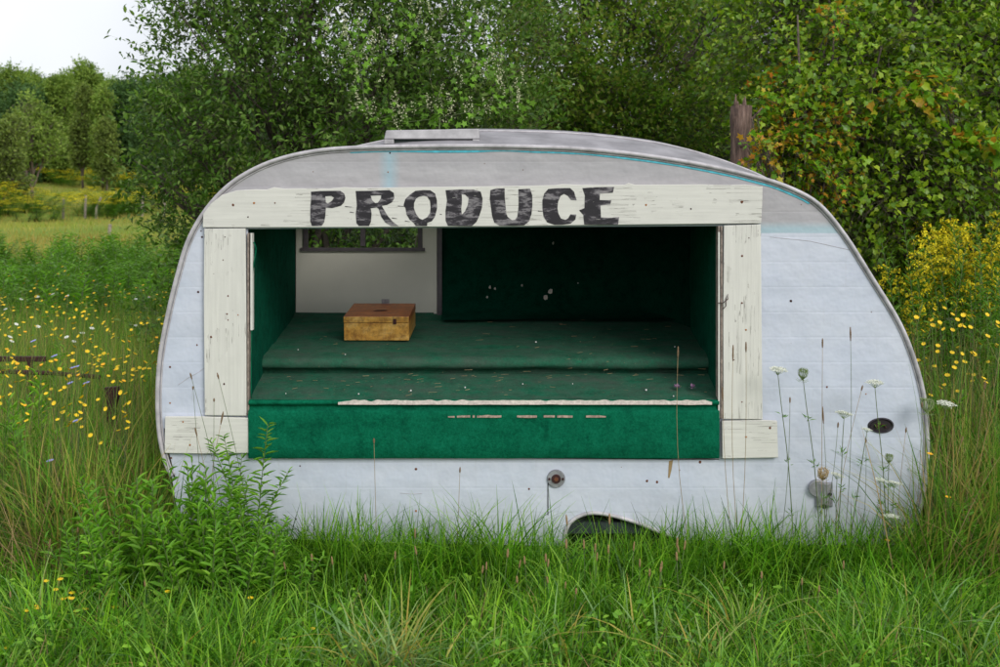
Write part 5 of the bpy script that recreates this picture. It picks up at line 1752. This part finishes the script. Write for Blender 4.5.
# ------------------------------------------------------------------ grass seed stalks
def stalk(px0, py0, px1, py1, Yd, kind, label, group, bend=0.0, hl=0.045, hr_=0.0042, name='seed_stalk'):
    """from the foot (px0) to the tip (px1, py1)"""
    top = P(px1, py1, Yd)
    foot = Vector(((px0 - CX) * (D + Yd) / F, Yd, 0))
    r = empty(name, foot)
    tag(r, label, 'grass stalk', group)
    t = top - foot
    pts = [Vector((t.x * u + bend * math.sin(PI * u) * 0.1, 0, t.z * u)) for u in np.linspace(0, 1, 9)]
    mb = MB()
    mb.tube(pts, [0.0019 - 0.0008 * j / 8 for j in range(9)], 4)
    mb.build('stem', M['stem'] if kind in ('green', 'plantain') else M['drystem'], r, True)
    d = (pts[-1] - pts[-2]).normalized()
    mb = MB()
    n = 9
    hp = [pts[-1] + d * hl * (j / n - 0.5) for j in range(n + 1)]
    mb.tube(hp, [hr_ * (0.25 + 0.85 * math.sin(PI * min(.97, max(.06, j / n))) ** .5) * random.uniform(.85, 1.15) for j in range(n + 1)], 7)
    mb.build('seed_head', M['plantain'] if kind == 'plantain' else M['seed'], r, True)
    return r


sg = 'tall grass seed stalks in front of the trailer'
for (a, b, c, d, e, kd, hl, lb) in (
        (838, 545, 850.5, 334, .3, 'green', .075, 'tallest green stalk with a dark cylindrical seed head, right of the board'), (821, 545, 822.5, 343, 0, 'dry', .05, 'straight stalk with a thin seed head left of the tallest green stalk'),
        (745, 540, 733, 353, -.3, 'dry', .085, 'stalk with a long brown seed head over the right cream board, left of two'), (736, 540, 746, 347, .2, 'dry', .055, 'stalk with a short brown seed head over the right cream board, right of two'),
        (740, 545, 722.5, 394, -.2, 'dry', .075, 'brown seed stalk crossing the inner edge of the right board'), (832, 545, 862, 388, -.4, 'dry', .03, 'thin arching stalk beside the middle wild carrot'),
        (700, 520, 678, 352, -.5, 'dry', .06, 'single tan stalk across the dark right end of the opening'), (823, 545, 823, 415, .2, 'green', .09, 'green leaf bearing stalk above the zinc cowl'),
        (235, 525, 191, 376, .3, 'green', .035, 'green seed stalk over the lower left cream board, left one of two'), (262, 530, 218, 376, .2, 'green', .035, 'stalk with a green seed head on the left cream board, right of two'),
        (215, 530, 193, 388, -.1, 'green', .02, 'shorter green stalk just under the left cream board seed heads'), (214, 530, 222, 418, -.5, 'dry', .07, 'stalk with a slanting tan seed head at the top of the left corner block'),
        (210, 530, 196, 432, .5, 'dry', .045, 'stalk with a small tan seed head on the left corner block'), (213, 530, 214, 400, 0, 'green', .02, 'thin upright stalk before the left corner block'),
        (378, 530, 374, 441, 0, 'dry', .03, 'thin pale stalk in front of the green carpet apron'), (455, 530, 460, 470, 0, 'dry', .03, 'short dry stalk under the middle of the counter'),
        (770, 540, 790, 400, .3, 'green', .03, 'thin green stalk under the leftmost wild carrot'), (850, 545, 866, 440, .3, 'green', .03, 'thin green stalk below the small umbel'),
        (800, 545, 838, 425, .4, 'green', .03, 'leaning green stalk crossing the middle wild carrot'), (905, 545, 922, 405, .2, 'green', .03, 'green stalk near the right edge of the trailer'),
        (897, 545, 906, 430, -.2, 'dry', .03, 'thin pale stalk between tail light socket and right edge'), (935, 545, 985, 385, .4, 'dry', .05, 'pale leaning stalk right of the trailer, left of several'),
        (945, 530, 1003, 330, .3, 'dry', .05, 'long pale leaning stalk rising to the right edge of the photo'), (930, 540, 962, 440, -.3, 'dry', .04, 'short pale stalk leaning right beside the trailer end')):
    stalk(a, b, c, d, -0.2, kd, lb, sg, e, hl)
# tan plantain heads standing in the front grass
lp_ = 'tan plantain seed head standing in the front grass'
pr = None
for i, (px, py) in enumerate([(78, 527), (79, 556), (74, 570), (12, 595), (100, 551), (158, 565), (148, 578), (39, 538), (313, 556), (372, 571), (395, 556), (415, 532), (474, 568), (507, 557), (503, 553), (529, 560), (547, 555), (568, 545), (575, 520), (585, 545), (591, 543),
                              (592, 556), (608, 548), (627, 545), (542, 563), (557, 580), (521, 580), (573, 590), (639, 562), (657, 565), (484, 566), (562, 586), (645, 568), (670, 540), (672, 545), (656, 569), (690, 550), (680, 555), (800, 580), (818, 590), (843, 592), (842, 562), (610, 520), (295, 560), (238, 548), (280, 552), (430, 548), (340, 560), (720, 565), (760, 575)]):
    Yd = -0.35 - max(0, (py - 520)) / 80 * 0.55
    x = (px - CX) * (D + Yd) / F
    ht = H - (py - CY) * (D + Yd) / F
    if pr is None:
        pr = empty('plantain_stalk', (x, Yd, 0))
        tag(pr, lp_, 'plantain', 'plantain heads in the front grass')
        mb = MB(); mb.tube([(0, 0, 0), (0.01, 0, 0.25), (0, 0, 0.48)], 0.0016, 4); mb.build('stem', M['stem'], pr, True)
        mb = MB(); mb.tube([(0, 0, .455 + .062 * j / 8) for j in range(9)], [.0022, .0042, .0050, .0054, .0050, .0052, .0046, .0036, .0014], 7); mb.build('seed_head', M['plantain'], pr, True)
        pr.scale = (1, 1, ht / 0.49); P0_ = pr
    else:
        o = dup(pr, (x, Yd, 0), random.uniform(0, 6), (random.uniform(.8, 1.2),) * 2 + (ht / 0.49,))
        o.rotation_euler = (random.gauss(0, .10), random.gauss(0, .10), random.uniform(0, 6))

def stems(name, x0, x1, y0, y1, n, h0, h1, label, test, mat='tallgrass'):
    x, y = RNG.uniform(x0, x1, n), RNG.uniform(y0, y1, n)
    k_ = ~inside_trailer(x, y, 0.05) & test(x, y)
    x, y = x[k_], y[k_]
    m = len(x)
    o = blades(name, np.stack([x, y, tz(np.stack([x, y], 1))], 1), RNG.uniform(h0, h1, m), RNG.uniform(.002, .0045, m), RNG.uniform(.0, .25, m), RNG.uniform(0, 2 * PI, m), RNG.uniform(0, .25, m), M[mat], nseg=5)
    tag(o, label, 'grass', kind='stuff')


stems('tall_stems', -8, -1.9, 0.1, 7, 11000, 0.8, 1.3, 'thin upright stems standing among the yellow flowers left of the trailer', lambda x, y: x > -2.8 - y * 0.6)
stems('tall_stems', 2.3, 7, 0.1, 5, 6000, 0.9, 1.6, 'thin upright stems standing among the weeds right of the trailer', lambda x, y: x < 3.6 + y * 0.6)

stems('dry_stems', -8, -1.9, 0.1, 6, 4200, 0.6, 1.15, 'brown dead stems mixed through the flowers left of the trailer', lambda x, y: x > -2.8 - y * 0.6, 'ragleaf')
stems('dry_stems', 2.3, 6, 0.1, 4, 2600, 0.7, 1.45, 'brown dead stems mixed through the weeds right of the trailer', lambda x, y: x < 3.6 + y * 0.6, 'ragleaf')

# straw coloured arching stems in the side weeds
def straw(name, x0, x1, y0, y1, n, h0, h1, label):
    x, y = RNG.uniform(x0, x1, n), RNG.uniform(y0, y1, n)
    k_ = ~inside_trailer(x, y, 0.05)
    x, y = x[k_], y[k_]
    m = len(x)
    o = blades(name, np.stack([x, y, tz(np.stack([x, y], 1))], 1), RNG.uniform(h0, h1, m), RNG.uniform(.003, .006, m), RNG.uniform(.1, .7, m), RNG.uniform(0, 2 * PI, m), RNG.uniform(0, .5, m), M['ragleaf'], nseg=6)
    tag(o, label, 'dry grass', kind='stuff')


straw('dry_straw', -3.6, -1.95, -0.4, 2.0, 1500, 0.35, 0.95, 'dead brown stems tangled in the weeds left of the trailer')
straw('dry_straw', 2.0, 4.0, -0.5, 1.6, 1500, 0.4, 1.15, 'dead straw coloured stems tangled in the weeds right of the trailer')
straw('lawn_straw', -3.5, 3.5, -2.2, -0.15, 1500, 0.15, 0.35, 'scattered dead blades in the front lawn grass')
n = 9000
cxy = np.stack([RNG.uniform(-4, 4, n), RNG.uniform(-2.7, -0.05, n)], 1)
kp = np.array([noise.noise(Vector((a * 2.1, b * 2.1, 9))) > 0.0 for a, b in cxy])
cxy = cxy[kp]
m = len(cxy)
ps = np.concatenate([cxy, RNG.uniform(0.05, 0.24, (m, 1))], 1)
V, Fc = leaves(ps, unit(RNG.normal(size=(m, 3)) * [1, 1, .3]), unit(RNG.normal(size=(m, 3)) * .4 + [[0, -.3, 1]]), RNG.uniform(.02, .045, m), RNG.uniform(.014, .03, m), T_OVAL)
tag(link('clover_leaves', np_mesh('clover_leaves', V, Fc), M['weed']), 'low clover and small broad leaves among the front lawn grass', 'ground cover', kind='stuff')


# ------------------------------------------------------------------ rusty frame and posts at the left
r = empty('rusty_implement', (P(60, 0, 2.7).x, 2.7, 0))
tag(r, 'rusty dark red steel frame half hidden in the flowers left of the trailer', 'farm implement')
ox = r.location
def loc(px, py, Y): return P(px, py, Y) - ox
mb = MB()
a, b = loc(-60, 357, 2.8), loc(46, 359, 2.8)
mb.box(a.x, b.x, 0.08, 0.13, b.z - 0.02, b.z + 0.02)
mb.build('beam', M['rust'], r, bevel=0.004)
mb = MB()
a, b = loc(-20, 371, 2.7), loc(100, 377, 2.7)
mb.tube([a, loc(50, 373, 2.7), b], 0.017, 6)
mb.build('beam', M['rust'], r)
mb = MB()
pts = [loc(104, 388, 1.2), loc(117, 387, 1.2), loc(118, 395, 1.2), loc(114, 410, 1.2), loc(116, 428, 1.2), loc(118, 470, 1.2), loc(106, 470, 1.2), loc(107, 425, 1.2), loc(107, 405, 1.2)]
fr = [tuple(p) for p in pts]
bk = [(p.x, p.y + 0.05, p.z) for p in pts]
n = len(fr)
mb.add(fr + bk, [tuple(range(n))[::-1], tuple(range(n, 2 * n))] + [(i, (i + 1) % n, n + (i + 1) % n, n + i) for i in range(n)])
mb.build('bracket', M['rust'], r)
for pxx in (-40, 30):
    mb = MB()
    p0, p1 = loc(pxx, 357, 2.8), loc(pxx, 357, 2.8)
    p1.z = 0
    mb.tube([p1, p0], 0.025, 6)
    mb.build('leg', M['rust'], r)
for i, (px, py, Yd, h, lb) in enumerate(((109, 231, 36, 0.42, 'pale wooden stake standing alone in the hay field'), (63, 205, 55, 1.1, 'weathered post at the left in the far goldenrod'), (85, 205, 55, 1.2, 'weathered post in the far goldenrod left of the leaning one'),
                                         (96, 208, 54, 1.1, 'leaning post in the middle of the far goldenrod'), (142, 206, 54, 1.3, 'weathered post in the far goldenrod left of the last one'), (164, 206, 54, 1.3, 'rightmost weathered post in the far goldenrod'))):
    x = (px - CX) * (D + Yd) / F
    mb = MB()
    mb.tube([(0, 0, -0.1), (0.02, 0, h * .5), (0.04 if i != 3 else 0.25, 0, h), ], [0.07, 0.065, 0.06], 7)
    o = mb.build('wooden_post', M['post'], None)
    o.location = (x, Yd, ter(x, Yd))
    tag(o, lb, 'post', 'posts in the meadow')
    if i == 0: o.location.z = P(px, 236, Yd).z
print('objects', len(bpy.data.objects), 'polys', sum(len(m.polygons) for m in bpy.data.meshes))
